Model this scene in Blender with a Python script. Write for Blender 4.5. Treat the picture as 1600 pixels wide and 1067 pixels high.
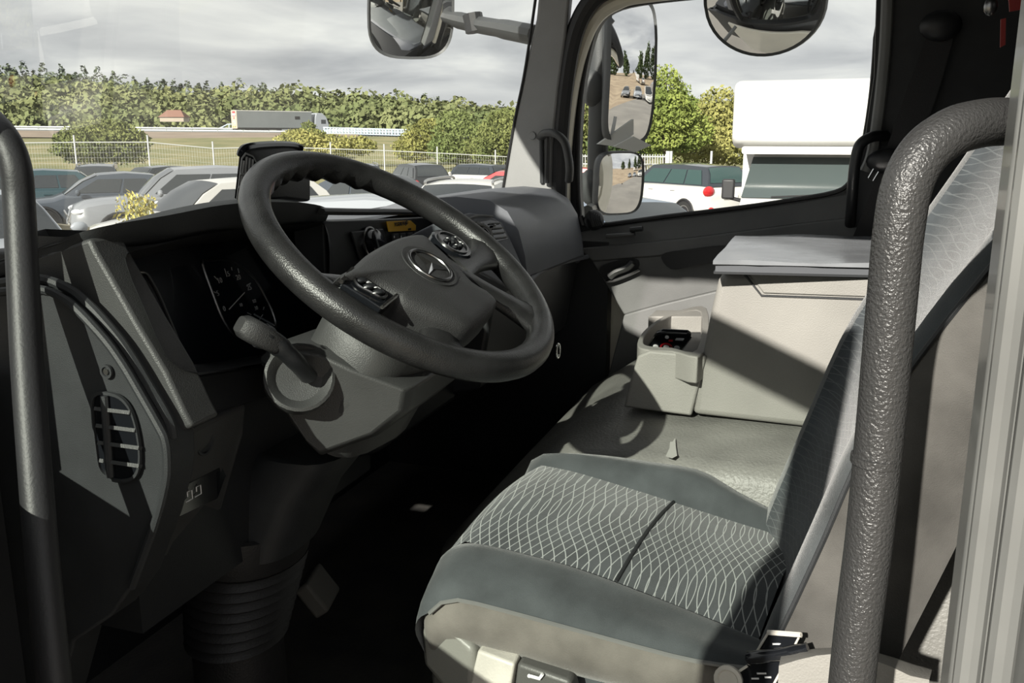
import bpy, bmesh, math, random
from mathutils import Vector, Matrix, Euler
# ------------------------------------------------------------------ camera, sky, sun, exposure
for o in list(bpy.data.objects): bpy.data.objects.remove(o, do_unlink=True)
S = bpy.context.scene
COL = S.collection
R = math.radians
H = 2.15                      # camera height above the ground
FPX, HEAD, PITCH = 1400.0, R(19), R(12.8)
# world axes: X across the cab (towards the passenger door), Y towards the truck's front, Z up
CF = Vector((math.cos(HEAD)*math.cos(PITCH), math.sin(HEAD)*math.cos(PITCH), -math.sin(PITCH)))
CR = Vector((math.sin(HEAD), -math.cos(HEAD), 0))
CU = CR.cross(CF)
FH = Vector((math.cos(HEAD), math.sin(HEAD), 0))
cam = bpy.data.cameras.new('camera'); co = bpy.data.objects.new('camera', cam); COL.objects.link(co)
co.location = (0, 0, H)
co.rotation_euler = Matrix((CR, CU, -CF)).transposed().to_euler()
cam.sensor_width = 36; cam.lens = FPX*36/1600; cam.clip_start = .02; cam.clip_end = 5000
S.camera = co
S.view_settings.view_transform = 'Standard'; S.view_settings.look = 'None'
S.view_settings.exposure = 0.0; S.view_settings.gamma = 1.0; S.view_settings.use_curve_mapping = False

def world():
    w = bpy.data.worlds.new('sky'); S.world = w; w.use_nodes = True
    nt = w.node_tree; N = nt.nodes; L = nt.links
    for n in list(N): N.remove(n)
    out = N.new('ShaderNodeOutputWorld'); bg = N.new('ShaderNodeBackground')
    tc = N.new('ShaderNodeTexCoord'); sep = N.new('ShaderNodeSeparateXYZ'); L.new(tc.outputs['Generated'], sep.inputs[0])
    mz = N.new('ShaderNodeMath'); mz.operation = 'MAXIMUM'; mz.inputs[1].default_value = 0.0; L.new(sep.outputs['Z'], mz.inputs[0])
    az = N.new('ShaderNodeMath'); az.operation = 'ADD'; az.inputs[1].default_value = .16; L.new(mz.outputs[0], az.inputs[0])
    cmb = N.new('ShaderNodeCombineXYZ')
    for i, a in enumerate('XY'):
        d = N.new('ShaderNodeMath'); d.operation = 'DIVIDE'; L.new(sep.outputs[a], d.inputs[0]); L.new(az.outputs[0], d.inputs[1]); L.new(d.outputs[0], cmb.inputs[i])
    n1 = N.new('ShaderNodeTexNoise'); n1.inputs['Scale'].default_value = 1.1; n1.inputs['Detail'].default_value = 7; n1.inputs['Roughness'].default_value = .52; n1.inputs['Distortion'].default_value = .35
    L.new(cmb.outputs[0], n1.inputs['Vector'])
    cr = N.new('ShaderNodeValToRGB'); L.new(n1.outputs[0], cr.inputs[0])
    e = cr.color_ramp.elements
    e[0].position = .33; e[0].color = (.40, .41, .43, 1)
    e[1].position = .66; e[1].color = (.80, .80, .77, 1)
    m = e.new(.5); m.color = (.585, .59, .595, 1)
    bg.inputs['Strength'].default_value = 1.22
    L.new(cr.outputs[0], bg.inputs['Color']); L.new(bg.outputs[0], out.inputs[0])
world()
SUN_DIR = Vector((.87, -.15, -.47)).normalized()      # the way the sunlight travels
sl = bpy.data.lights.new('sun', 'SUN'); sl.energy = 9.2; sl.angle = R(.6); sl.color = (1, .95, .86)
so = bpy.data.objects.new('sun', sl); COL.objects.link(so); so.location = (-20, 5, 30)
so.rotation_euler = (-SUN_DIR).to_track_quat('Z', 'Y').to_euler()

# ------------------------------------------------------------------ helpers
C0 = Vector((0, 0, H))
def ray(px, py): return CF*FPX + CR*(px-800) + CU*(533.5-py)
def PX(px, py, X): d = ray(px, py); return C0 + d*(X/d.x)
def PY(px, py, Y): d = ray(px, py); return C0 + d*(Y/d.y)
def PZ(px, py, z): d = ray(px, py); return C0 + d*((z-H)/d.z)
def PD(px, py, D): d = ray(px, py); return C0 + d*(D/d.dot(FH))        # D metres ahead
def PP(px, py, o, n): d = ray(px, py); return C0 + d*((o-C0).dot(n)/d.dot(n))
rnd = random.Random(7)

MATS = {}
def mat(name, col, rough=.6, metal=0, bump=0, bscale=200, var=0, vscale=8, spec=.5, coat=0, emit=None, col2=None):
    if name in MATS: return MATS[name]
    m = bpy.data.materials.new(name); MATS[name] = m; m.use_nodes = True
    nt = m.node_tree; N = nt.nodes; L = nt.links; b = N['Principled BSDF']
    b.inputs['Base Color'].default_value = (*col, 1); b.inputs['Roughness'].default_value = rough
    b.inputs['Metallic'].default_value = metal; b.inputs['Specular IOR Level'].default_value = spec
    if coat: b.inputs['Coat Weight'].default_value = coat; b.inputs['Coat Roughness'].default_value = .05
    if emit: b.inputs['Emission Color'].default_value = (*emit[0], 1); b.inputs['Emission Strength'].default_value = emit[1]
    tc = N.new('ShaderNodeTexCoord')
    if var or col2:
        n = N.new('ShaderNodeTexNoise'); n.inputs['Scale'].default_value = vscale; n.inputs['Detail'].default_value = 5
        L.new(tc.outputs['Object'], n.inputs['Vector'])
        r = N.new('ShaderNodeValToRGB'); L.new(n.outputs[0], r.inputs[0])
        c2 = col2 or tuple(c*(1+var) for c in col); c1 = col if col2 else tuple(c*(1-var) for c in col)
        r.color_ramp.elements[0].position = .32; r.color_ramp.elements[1].position = .68
        r.color_ramp.elements[0].color = (*c1, 1); r.color_ramp.elements[1].color = (*c2, 1)
        L.new(r.outputs[0], b.inputs['Base Color'])
    if bump:
        n = N.new('ShaderNodeTexNoise'); n.inputs['Scale'].default_value = bscale; n.inputs['Detail'].default_value = 2
        L.new(tc.outputs['Object'], n.inputs['Vector'])
        bp = N.new('ShaderNodeBump'); bp.inputs['Strength'].default_value = bump; bp.inputs['Distance'].default_value = .002
        L.new(n.outputs[0], bp.inputs['Height']); L.new(bp.outputs[0], b.inputs['Normal'])
    return m

def glassmat(name, tint, gloss=.06, dust=0.0, rough=0.0, dustcol=(.7, .68, .6)):
    if name in MATS: return MATS[name]
    m = bpy.data.materials.new(name); MATS[name] = m; m.use_nodes = True
    nt = m.node_tree; N = nt.nodes; L = nt.links
    for n in list(N): N.remove(n)
    out = N.new('ShaderNodeOutputMaterial'); tr = N.new('ShaderNodeBsdfTransparent'); tr.inputs[0].default_value = (*tint, 1)
    gl = N.new('ShaderNodeBsdfGlossy'); gl.inputs['Roughness'].default_value = rough; gl.inputs[0].default_value = (.9, .9, .9, 1)
    mx = N.new('ShaderNodeMixShader'); fr = N.new('ShaderNodeFresnel'); fr.inputs[0].default_value = 1.25
    mu = N.new('ShaderNodeMath'); mu.operation = 'MULTIPLY'; mu.inputs[1].default_value = gloss*10; L.new(fr.outputs[0], mu.inputs[0])
    L.new(mu.outputs[0], mx.inputs[0]); L.new(tr.outputs[0], mx.inputs[1]); L.new(gl.outputs[0], mx.inputs[2])
    last = mx
    if dust:
        df = N.new('ShaderNodeBsdfTranslucent'); df.inputs[0].default_value = (*dustcol, 1)
        tc = N.new('ShaderNodeTexCoord'); n = N.new('ShaderNodeTexNoise'); n.inputs['Scale'].default_value = 3; n.inputs['Detail'].default_value = 6
        L.new(tc.outputs['Object'], n.inputs['Vector'])
        mr = N.new('ShaderNodeMapRange'); mr.inputs['To Min'].default_value = dust*.5; mr.inputs['To Max'].default_value = dust*1.5; L.new(n.outputs[0], mr.inputs[0])
        m2 = N.new('ShaderNodeMixShader'); L.new(mr.outputs[0], m2.inputs[0]); L.new(mx.outputs[0], m2.inputs[1]); L.new(df.outputs[0], m2.inputs[2]); last = m2
    L.new(last.outputs[0], out.inputs[0])
    return m

class MB:
    """collects shapes in world coordinates; build() links them as one mesh object"""
    def __init__(s): s.v = []; s.f = []
    def add(s, vs, fs):
        o = len(s.v); s.v += [Vector(v) for v in vs]; s.f += [[i+o for i in f] for f in fs]; return s
    def grid(s, rows, close_u=False, close_v=False, cap=False):
        nu = len(rows[0]); nv = len(rows); vs = [p for r in rows for p in r]; fs = []
        for j in range(nv if close_v else nv-1):
            for i in range(nu if close_u else nu-1):
                a = j*nu+i; b = j*nu+(i+1) % nu; c = ((j+1) % nv)*nu+(i+1) % nu; d = ((j+1) % nv)*nu+i
                fs.append([a, b, c, d])
        if cap: fs.append(list(range(nu))[::-1]); fs.append([(nv-1)*nu+i for i in range(nu)])
        return s.add(vs, fs)
    def prism(s, poly, vec):
        n = len(poly); vec = Vector(vec); vs = [Vector(p) for p in poly]+[Vector(p)+vec for p in poly]
        fs = [list(range(n))[::-1], [n+i for i in range(n)]]+[[i, (i+1) % n, n+(i+1) % n, n+i] for i in range(n)]
        return s.add(vs, fs)
    def ring(s, outer, inner, vec):
        n = len(outer); vec = Vector(vec)
        o = [Vector(p) for p in outer]; i_ = [Vector(p) for p in inner]
        rows = [o, i_, [p+vec for p in i_], [p+vec for p in o]]
        return s.grid(rows, close_u=True, close_v=True)
    def box(s, c, d, rot=None):
        c = Vector(c); x, y, z = [k/2 for k in d]
        vs = [Vector((a*x, b*y, e*z)) for a in (-1, 1) for b in (-1, 1) for e in (-1, 1)]
        if rot is not None: vs = [rot @ v for v in vs]
        return s.add([c+v for v in vs], [[0, 1, 3, 2], [4, 6, 7, 5], [0, 4, 5, 1], [2, 3, 7, 6], [0, 2, 6, 4], [1, 5, 7, 3]])
    def tube(s, path, r, n=12, cap=True, flat=1.0, up=None):
        path = [Vector(p) for p in path]; rows = []; prev = None
        for i, p in enumerate(path):
            t = (path[min(i+1, len(path)-1)]-path[max(i-1, 0)]).normalized()
            if prev is None:
                a = Vector(up) if up else (Vector((0, 0, 1)) if abs(t.z) < .9 else Vector((1, 0, 0)))
            else: a = prev
            a = (a-t*a.dot(t)).normalized(); prev = a; b = t.cross(a)
            rr = r[i] if isinstance(r, (list, tuple)) else r
            rows.append([p+a*rr*math.cos(k*2*math.pi/n)*flat+b*rr*math.sin(k*2*math.pi/n) for k in range(n)])
        return s.grid(rows, close_u=True, cap=cap)
    def disc(s, c, n_, r, t=0.002, seg=20, r2=None):
        n_ = Vector(n_).normalized(); a = n_.orthogonal().normalized(); b = n_.cross(a); c = Vector(c); r2 = r if r2 is None else r2
        lo = [c+(a*math.cos(k*2*math.pi/seg)+b*math.sin(k*2*math.pi/seg))*r for k in range(seg)]
        hi = [c+n_*t+(a*math.cos(k*2*math.pi/seg)+b*math.sin(k*2*math.pi/seg))*r2 for k in range(seg)]
        return s.grid([lo, hi], close_u=True, cap=True)
    def lathe(s, c, axis, prof, seg=24):
        ax = Vector(axis).normalized(); a = ax.orthogonal().normalized(); b = ax.cross(a); c = Vector(c)
        rows = [[c+ax*h+(a*math.cos(k*2*math.pi/seg)+b*math.sin(k*2*math.pi/seg))*max(r, 1e-4) for k in range(seg)] for r, h in prof]
        return s.grid(rows, close_u=True)
    def ball(s, c, r, seg=12, rings=8):
        c = Vector(c); rx, ry, rz = (r if isinstance(r, (tuple, list)) else (r, r, r))
        rows = []
        for j in range(rings+1):
            t = math.pi*j/rings; q = max(math.sin(t), 1e-3)
            rows.append([c+Vector((rx*q*math.cos(k*2*math.pi/seg), ry*q*math.sin(k*2*math.pi/seg), -rz*math.cos(t))) for k in range(seg)])
        return s.grid(rows, close_u=True)
    def build(s, name, m, parent=None, sharp=35, bevel=0, subsurf=0, fix=True, solid=0):
        me = bpy.data.meshes.new(name)
        if parent is not None:
            base = parent_world(parent)
        else:
            xs = [v.x for v in s.v]; ys = [v.y for v in s.v]; zs = [v.z for v in s.v]
            base = Vector(((min(xs)+max(xs))/2, (min(ys)+max(ys))/2, min(zs)))
        me.from_pydata([v-base for v in s.v], [], s.f); me.update()
        if fix:
            bm = bmesh.new(); bm.from_mesh(me); bmesh.ops.remove_doubles(bm, verts=bm.verts, dist=1e-6)
            bmesh.ops.recalc_face_normals(bm, faces=bm.faces); bm.to_mesh(me); bm.free()
        me.polygons.foreach_set('use_smooth', [True]*len(me.polygons))
        me.set_sharp_from_angle(angle=R(sharp))
        o = bpy.data.objects.new(name, me); COL.objects.link(o)
        me.materials.append(m if not isinstance(m, str) else MATS[m])
        if parent is not None: o.parent = parent; WP_[o.name] = Vector(base)
        else: o.location = base; WP_[o.name] = Vector(base)
        if solid: md = o.modifiers.new('thick', 'SOLIDIFY'); md.thickness = solid; md.offset = -1
        if bevel:
            md = o.modifiers.new('bevel', 'BEVEL'); md.width = bevel; md.segments = 3; md.limit_method = 'ANGLE'; md.angle_limit = R(40)
            md.harden_normals = False
        if subsurf: md = o.modifiers.new('sub', 'SUBSURF'); md.levels = subsurf; md.render_levels = subsurf
        return o
WP_ = {}
def parent_world(o): return WP_[o.name]
def tag(o, label=None, cat=None, group=None, kind=None):
    if label: o['label'] = label
    if cat: o['category'] = cat
    if group: o['group'] = group
    if kind: o['kind'] = kind
    return o
def thing(name, loc, label, cat, group=None, kind=None):
    o = bpy.data.objects.new(name, None); COL.objects.link(o); o.location = loc; o.empty_display_size = .05
    WP_[o.name] = Vector(loc); return tag(o, label, cat, group, kind)
def smooth(pts, n=6, closed=False):
    """Catmull-Rom through points"""
    P = [Vector(p) for p in pts]; out = []; m = len(P)
    for i in range(m if closed else m-1):
        if closed: p0, p1, p2, p3 = P[i-1], P[i], P[(i+1) % m], P[(i+2) % m]
        else: p0, p1, p2, p3 = P[max(i-1, 0)], P[i], P[i+1], P[min(i+2, m-1)]
        for k in range(n):
            t = k/n
            out.append(.5*((2*p1)+(p2-p0)*t+(2*p0-5*p1+4*p2-p3)*t*t+(3*p1-p0-3*p2+p3)*t**3))
    if not closed: out.append(P[-1])
    return out
def text_mesh(body, size, o, ex, ey, name, m, parent, extrude=.0004, align='CENTER', bold=0):
    """flat lettering in the plane spanned by ex, ey at o"""
    cu = bpy.data.curves.new('txt', 'FONT'); cu.body = body; cu.size = size; cu.align_x = align; cu.align_y = 'CENTER'; cu.extrude = extrude; cu.offset = bold; cu.resolution_u = 2
    t = bpy.data.objects.new('txt', cu); COL.objects.link(t)
    dg = bpy.context.evaluated_depsgraph_get(); me = bpy.data.meshes.new_from_object(t.evaluated_get(dg))
    bpy.data.objects.remove(t, do_unlink=True)
    ex = Vector(ex).normalized(); ey = (Vector(ey)-ex*Vector(ey).dot(ex)).normalized(); ez = ex.cross(ey); o = Vector(o); base = parent_world(parent)
    for v in me.vertices: v.co = o+ex*v.co.x+ey*v.co.y+ez*v.co.z-base
    me.name = name; me.materials.clear(); me.materials.append(m)
    ob = bpy.data.objects.new(name, me); COL.objects.link(ob); ob.parent = parent; WP_[ob.name] = base
    return ob
# ------------------------------------------------------------------ cab materials
M = MATS
mat('dash_dark', (.024, .026, .028), .55, bump=.25, bscale=900, var=.15, vscale=20)
mat('dash_grey', (.048, .049, .049), .45, bump=.3, bscale=700, var=.1, vscale=14)
mat('dash_pass', (.125, .132, .150), .5, bump=.25, bscale=800, var=.08)
mat('door_plastic', (.13, .132, .13), .55, bump=.3, bscale=600, var=.1, vscale=10)
mat('pillar_grey', (.24, .242, .242), .6, bump=.25, bscale=700, var=.06)
mat('console_grey', (.24, .233, .215), .6, bump=.35, bscale=420, var=.12, vscale=5)
mat('tunnel_vinyl', (.19, .188, .175), .48, bump=.9, bscale=170, var=.2, vscale=8)
mat('black_plastic', (.016, .017, .019), .42, bump=.15, bscale=600)
mat('gloss_black', (.008, .009, .011), .12)
mat('rubber', (.014, .014, .015), .55, bump=.3, bscale=300)
mat('floor_mat', (.018, .018, .018), .75, bump=.6, bscale=160, col2=(.04, .037, .032), vscale=9)
mat('headliner', (.07, .07, .068), .9, bump=.3, bscale=400)
mat('cream_paint', (.74, .70, .58), .32, coat=.3, var=.05, vscale=3)
mat('jamb_grey', (.15, .153, .147), .38, coat=.2, var=.14, vscale=6)
mat('bar_black', (.034, .034, .034), .34, bump=.7, bscale=420, spec=.5)
mat('bar_smooth', (.018, .018, .020), .5, bump=.15, bscale=300)
mat('wheel_leather', (.019, .019, .0195), .30, bump=.3, bscale=600, var=.3, vscale=25)
mat('pad_black', (.036, .036, .037), .5, bump=.5, bscale=700, var=.15, vscale=15)
mat('chrome', (.75, .75, .74), .18, metal=1)
mat('dull_chrome', (.30, .30, .30), .3, metal=1)
mat('white_mark', (.8, .8, .8), .6)
mat('grey_mark', (.6, .61, .62), .6)
mat('yellow_label', (.95, .52, .02), .55, var=.06)
mat('black_ink', (.02, .02, .02), .6)
mat('red_mark', (.55, .02, .03), .4)
mat('belt_black', (.018, .018, .019), .6, bump=.5, bscale=500)
mat('folder_vinyl', (.21, .22, .235), .2, var=.18, vscale=9, bump=.25, bscale=25)
mat('folder_edge', (.03, .032, .035), .4)
mat('mirror', (.86, .86, .87), .01, metal=1)
mat('mirror_shell', (.045, .048, .05), .5, bump=.2, bscale=300)
glassmat('screen_glass', (.93, .95, .93), .008, dust=.035)
glassmat('door_glass', (.93, .95, .935), .02, dust=.012)
glassmat('cluster_glass', (.97, .97, .97), .02)
ZF = H-1.0; ZR = H+.60
XL, XR = .70, 2.42
def st(name, mb, m, label, cat, bevel=0, **k):
    o = mb.build(name, m, bevel=bevel, **k); return tag(o, label, cat, kind='structure')

# ------------------------------------------------------------------ cab shell
b = MB(); b.box((1.55, .3, ZF-.03), (1.78, 1.9, .06)); st('floor', b, M['floor_mat'], 'dark dirty cab floor under the dashboard and driver seat', 'floor')
b = MB(); b.prism([Vector((.63+1.85*i/20, .86+.26*(1-((.63+1.85*i/20-1.555)/.925)**2)-.16, ZR)) for i in range(21)]+[Vector((2.48, -.88, ZR)), Vector((.63, -.88, ZR))], (0, 0, .05)); st('ceiling', b, M['headliner'], 'grey cab roof lining above the windscreen', 'ceiling')
b = MB(); b.box((1.55, -.86, H-.22), (1.85, .05, 1.6)); st('wall_rear', b, M['dash_dark'], 'dark rear wall of the truck cab behind the seats', 'wall')
b = MB(); b.box((1.55, 1.27, H-.66), (1.78, .05, .76)); st('wall_front', b, M['black_plastic'], 'black firewall below the dashboard', 'wall')

# windscreen, bulging forward, leaning back
def wy(X, z): return .86+.26*(1-((X-1.555)/.885)**2)-.14*((z-(H-.25))/.8)
rows = [[Vector((x, wy(x, z), z)) for x in [XL+.0+i*(XR-XL)/24 for i in range(25)]] for z in [H-.31+j*.91/10 for j in range(11)]]
b = MB(); b.grid(rows); st('window_1', b, M['screen_glass'], 'dusty front windscreen of the truck above the dashboard', 'window')
# header above the windscreen
rows = [[Vector((x, wy(x, z)+dy, z)) for x in [XL+i*(XR-XL)/24 for i in range(25)]] for z, dy in ((H+.545, .0), (H+.545, -.10), (H+.66, -.10), (H+.66, .03))]
b = MB(); b.grid(rows, close_v=True); st('trim_1', b, M['dash_grey'], 'grey header trim over the windscreen', 'trim')

# passenger side: windscreen pillar, weatherstrip, cream flange, door
b = MB(); X0 = 2.36
poly = [PX(850, -90, X0), PX(838, 30, X0), PX(822, 100, X0), PX(804, 190, X0), PX(784, 307, X0), PX(862, 309, X0), PX(864, 230, X0), PX(873, 140, X0), PX(884, 60, X0), PX(899, -90, X0)]
b.prism(poly, (.07, .012, 0)); pil = st('trim_2', b, M['pillar_grey'], 'grey windscreen pillar trim on the passenger side', 'trim', bevel=.008)
b = MB(); c = PX(832, 212, X0-.001); b.disc(c, (-1, 0, 0), .011, .004, r2=.009); b.build('screw_cap', M['pillar_grey'], pil)
b = MB(); b.tube(smooth([PX(849, -90, X0), PX(822, 100, X0), PX(804, 190, X0), PX(784, 307, X0)], 5), .004, 6); b.build('glass_seal', M['rubber'], pil)
b = MB(); b.tube(smooth([PX(p[0], p[1], 2.385) for p in ((872, 330), (874, 230), (882, 140), (896, 60), (918, 10), (950, -16), (1010, -26), (1150, -34), (1400, -40))], 6), .024, 10, up=(1, 0, 0))
st('trim_3', b, M['rubber'], 'black rubber door seal around the passenger door opening', 'trim')
b = MB(); b.tube(smooth([PX(p[0], p[1], 2.43) for p in ((880, 330), (882, 240), (893, 140), (910, 70), (932, 26), (965, 3), (1010, -8), (1150, -20), (1400, -30))], 6), .020, 10, up=(1, 0, 0), flat=1.3)
st('trim_4', b, M['cream_paint'], 'cream painted door flange beside the passenger window', 'trim')

# passenger door
dr = thing('door_1', PX(1100, 560, 2.45), 'grey plastic passenger door with large side window', 'door', kind='structure')
XD = 2.45
win = [(921, 352), (906, 330), (903, 240), (908, 150), (920, 80), (934, 38), (956, 17), (1000, 5), (1100, -6), (1240, -16), (1369, -22), (1368, 60), (1362, 140), (1352, 210), (1340, 258), (1328, 284), (1305, 300), (1240, 312), (1150, 325), (1040, 338)]
outr = [(895, 372), (888, 330), (886, 240), (892, 140), (906, 62), (926, 14), (956, -12), (1000, -22), (1100, -34), (1240, -42), (1392, -48), (1392, 60), (1388, 140), (1382, 210), (1375, 258), (1365, 300), (1320, 330), (1240, 344), (1150, 358), (1040, 366)]
wi = [PX(*p, XD) for p in win]; wo = [PX(*p, XD) for p in outr]
wi = smooth(wi, 3, True); wo = smooth(wo, 3, True)
b = MB(); b.ring(wo, wi, (.05, 0, 0)); b.build('window_frame', M['black_plastic'], dr)
b = MB(); b.add([p+Vector((.03, 0, 0)) for p in wi], [list(range(len(wi)))]); b.build('window_pane', M['door_glass'], dr, fix=False)
b = MB(); b.tube([p+Vector((-.003, 0, 0)) for p in wi]+[wi[0]+Vector((-.003, 0, 0))], .006, 6, cap=False); b.build('pane_seal', M['rubber'], dr)
# belt panel: upper door trim, sloping ledge below the glass
def strip(pts_top, pts_bot, thick=.04, X=2.43, Xb=2.40):
    m = MB(); t = [PX(*p, X) for p in pts_top]; q = [PX(*p, Xb) for p in pts_bot]
    n = len(t); m.grid([t, q, [p+Vector((thick, 0, 0)) for p in q], [p+Vector((thick, 0, 0)) for p in t]], close_v=True)
    m.f.append([0, n, 2*n, 3*n]); m.f.append([n-1, 4*n-1, 3*n-1, 2*n-1]); return m
top = [(890, 366), (935, 357), (1000, 348), (1080, 339), (1160, 329), (1250, 316), (1320, 303), (1420, 290)]
bot = [(905, 388), (940, 385), (1000, 380), (1080, 372), (1160, 362), (1250, 350), (1320, 342), (1420, 335)]
strip(top, bot, .04, 2.445, 2.415).build('belt_trim', M['door_plastic'], dr, bevel=.004)
bot2 = [(925, 408), (950, 406), (1000, 402), (1080, 396), (1150, 388), (1250, 380), (1320, 372), (1420, 362)]
strip(bot, bot2, .05, 2.405, 2.395).build('upper_panel', M['door_plastic'], dr, bevel=.004)
bot3 = [(975, 492), (1010, 482), (1040, 474), (1090, 462), (1150, 448), (1250, 424), (1320, 408), (1420, 395)]
strip(bot2, bot3, .05, 2.40, 2.415).build('middle_panel', M['door_plastic'], dr, bevel=.004)
bot4 = [(905, 760), (970, 790), (1040, 820), (1110, 840), (1180, 860), (1260, 880), (1330, 900), (1420, 920)]
strip(bot3, bot4, .05, 2.405, 2.415).build('lower_panel', M['door_plastic'], dr, bevel=.004)
# inner handle bowl and pull, armrest recess, belt-line catch and ball vent
b = MB(); pl = smooth([PX(*p, 2.395) for p in ((936, 422), (950, 411), (985, 404), (997, 407), (996, 420), (975, 432), (950, 440))], 4, True)
b.prism(pl, (.012, 0, 0)); b.build('handle_bowl', M['black_plastic'], dr)
b = MB(); b.tube(smooth([PX(*p, 2.375) for p in ((950, 434), (962, 425), (980, 418), (990, 409))], 4), [.004]+[.010]*11+[.006], 8); b.build('door_handle', M['dull_chrome'], dr)
b = MB(); b.tube(smooth([PX(*p, 2.385) for p in ((947, 441), (962, 437), (985, 428), (999, 421))], 4), .005, 6); b.build('handle_trim', M['dull_chrome'], dr)
b = MB(); pl = smooth([PX(*p, 2.39) for p in ((1034, 398), (1075, 390), (1135, 384), (1132, 402), (1085, 415), (1048, 420))], 4, True)
b.prism(pl, (.012, 0, 0)); b.build('armrest_recess', M['black_plastic'], dr)
b = MB(); b.tube([PX(948, 369, 2.405), PX(992, 366, 2.405)], .012, 8, flat=.5); b.build('window_ledge', M['door_plastic'], dr)
b = MB(); b.tube([PX(985, 359, 2.40), PX(1004, 357, 2.40)], .012, 8, flat=.6); b.build('window_ledge', M['dash_dark'], dr)
bv = MB().ball(PX(928, 344, 2.38), .028, 16, 10).build('ball_vent', M['black_plastic'], dr)
for k in range(6):
    a = PX(921+k*3.2, 330+k*1.6, 2.355); c = PX(926+k*3.2, 354-k*.6, 2.352); b = MB(); b.tube([a, (a+c)/2+Vector((-.006, 0, 0)), c], .0035, 6); b.build('vent_fin', M['dash_dark'], bv)
b = MB(); b.tube([PX(906, 338, 2.38), PX(911, 352, 2.38)], .011, 10); b.build('tweeter', M['black_plastic'], dr)
# outer skin of the passenger door, seen in the side mirror
b = MB(); b.box((2.545, .36, H-.79), (.03, .98, 1.0)); b.build('outer_skin', M['cream_paint'], dr, bevel=.01)
b = MB(); b.box((2.535, -.52, H-.25), (.05, .68, 1.7)); st('wall_outer', b, M['cream_paint'], 'cream outer cab side behind the passenger door', 'wall')

b = MB(); b.box((2.44, .93, H-.66), (.05, .76, .76)); st('wall_side', b, M['black_plastic'], 'black passenger footwell side wall below the dashboard', 'wall')
b = MB(); b.box((.71, 1.08, H-.66), (.04, .40, .80)); st('wall_kick', b, M['black_plastic'], 'black footwell side wall below the driver side of the dashboard', 'wall')
# rear part of the passenger side: door-post trim
b = MB(); pts = [(1372, -60), (1366, 120), (1350, 230), (1334, 300), (1326, 345), (1330, 560)]
a = [PX(*p, 2.40) for p in pts]; c = [p+Vector((0, -.78-p.y, 0)) for p in a]
b.grid([a, c, [p+Vector((.04, 0, 0)) for p in c], [p+Vector((.04, 0, 0)) for p in a]], close_v=True)
st('wall_right', b, M['dash_dark'], 'dark door post and side trim behind the passenger window', 'wall')
b = MB(); b.tube(smooth([PX(*p, 2.39) for p in ((1388, -50), (1384, 60), (1376, 150), (1364, 235), (1352, 268))], 5), .014, 8, flat=.6)
st('trim_5', b, M['jamb_grey'], 'pale grey edge strip behind the passenger window', 'trim')

# driver's side: rear door jamb, lower cab side, sill
j = thing('trim_6', (.69, -.2, ZF), 'grey and cream painted driver door jamb at the right edge', 'trim', kind='structure')
def vbox(x0, x1, y0, y1, z0=ZF-.1, z1=ZR): return MB().box(((x0+x1)/2, (y0+y1)/2, (z0+z1)/2), (x1-x0, y1-y0, z1-z0))
vbox(.66, .703, -.145, -.113).build('jamb_face', M['jamb_grey'], j, bevel=.006)
MB().tube([(.657, -.123, ZF-.1), (.657, -.123, ZR)], .009, 10).build('jamb_bead', M['jamb_grey'], j)
MB().tube([(.65, -.142, ZF-.1), (.65, -.142, ZR)], .010, 10).build('jamb_bead', M['jamb_grey'], j)
vbox(.60, .665, -.185, -.150).build('jamb_seal', M['jamb_grey'], j, bevel=.008)
vbox(.55, .66, -.75, -.172, ZF-.4, ZR).build('outer_panel', M['cream_paint'], j, bevel=.008)
sp = MB().box((.565, -.178, H-.36), (.03, .02, .045)).build('striker', M['jamb_grey'], j, bevel=.006)
b = MB(); b.box((.77, -.47, H-.28), (.03, .62, 1.65)); st('wall_left', b, M['console_grey'], 'grey trim panel beside the driver seat behind the jamb', 'wall', bevel=.01)
b = MB(); b.box((.755, .36, ZF-.02), (.15, 1.0, .05)); st('trim_7', b, M['jamb_grey'], 'worn grey metal door sill under the dashboard side', 'trim', bevel=.01)
b = MB(); b.prism([(.60, .93, H-.2), (.60, .84, ZR), (.60, .96, ZR), (.60, 1.03, H-.2)], (.07, .02, 0)); st('trim_8', b, M['dash_dark'], 'dark windscreen pillar on the driver side', 'trim')
b = MB(); b.box((.73, .34, ZR-.01), (.10, 1.1, .06)); st('trim_9', b, M['dash_dark'], 'dark roof rail over the driver door opening', 'trim')
# driver's door, swung open beyond the left edge of the picture
d2 = thing('door_2', (.62, .92, ZF-.2), 'open driver door of the truck', 'door', kind='structure')
ang = R(43); ax = Vector((-math.sin(ang), -math.cos(ang), 0)); nx = Vector((-ax.y, ax.x, 0)); hb = Vector((.64, .93, 0))
def dbox(u0, u1, z0, z1, t=.06):
    return MB().prism([hb+ax*u0+Vector((0, 0, z0)), hb+ax*u1+Vector((0, 0, z0)), hb+ax*u1+Vector((0, 0, z1)), hb+ax*u0+Vector((0, 0, z1))], nx*t)
dbox(0, .98, ZF-.25, H-.31).build('door_panel', M['door_plastic'], d2, bevel=.01)
dbox(0, .07, H-.31, H+.46).build('window_frame', M['black_plastic'], d2)
dbox(.92, .98, H-.31, H+.46).build('window_frame', M['black_plastic'], d2)
dbox(.07, .92, H+.40, H+.46).build('window_frame', M['black_plastic'], d2)
dbox(.07, .92, H-.31, H+.40, .005).build('window_pane', glassmat('tinted_glass', (.80, .83, .81), .03), d2)
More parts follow.
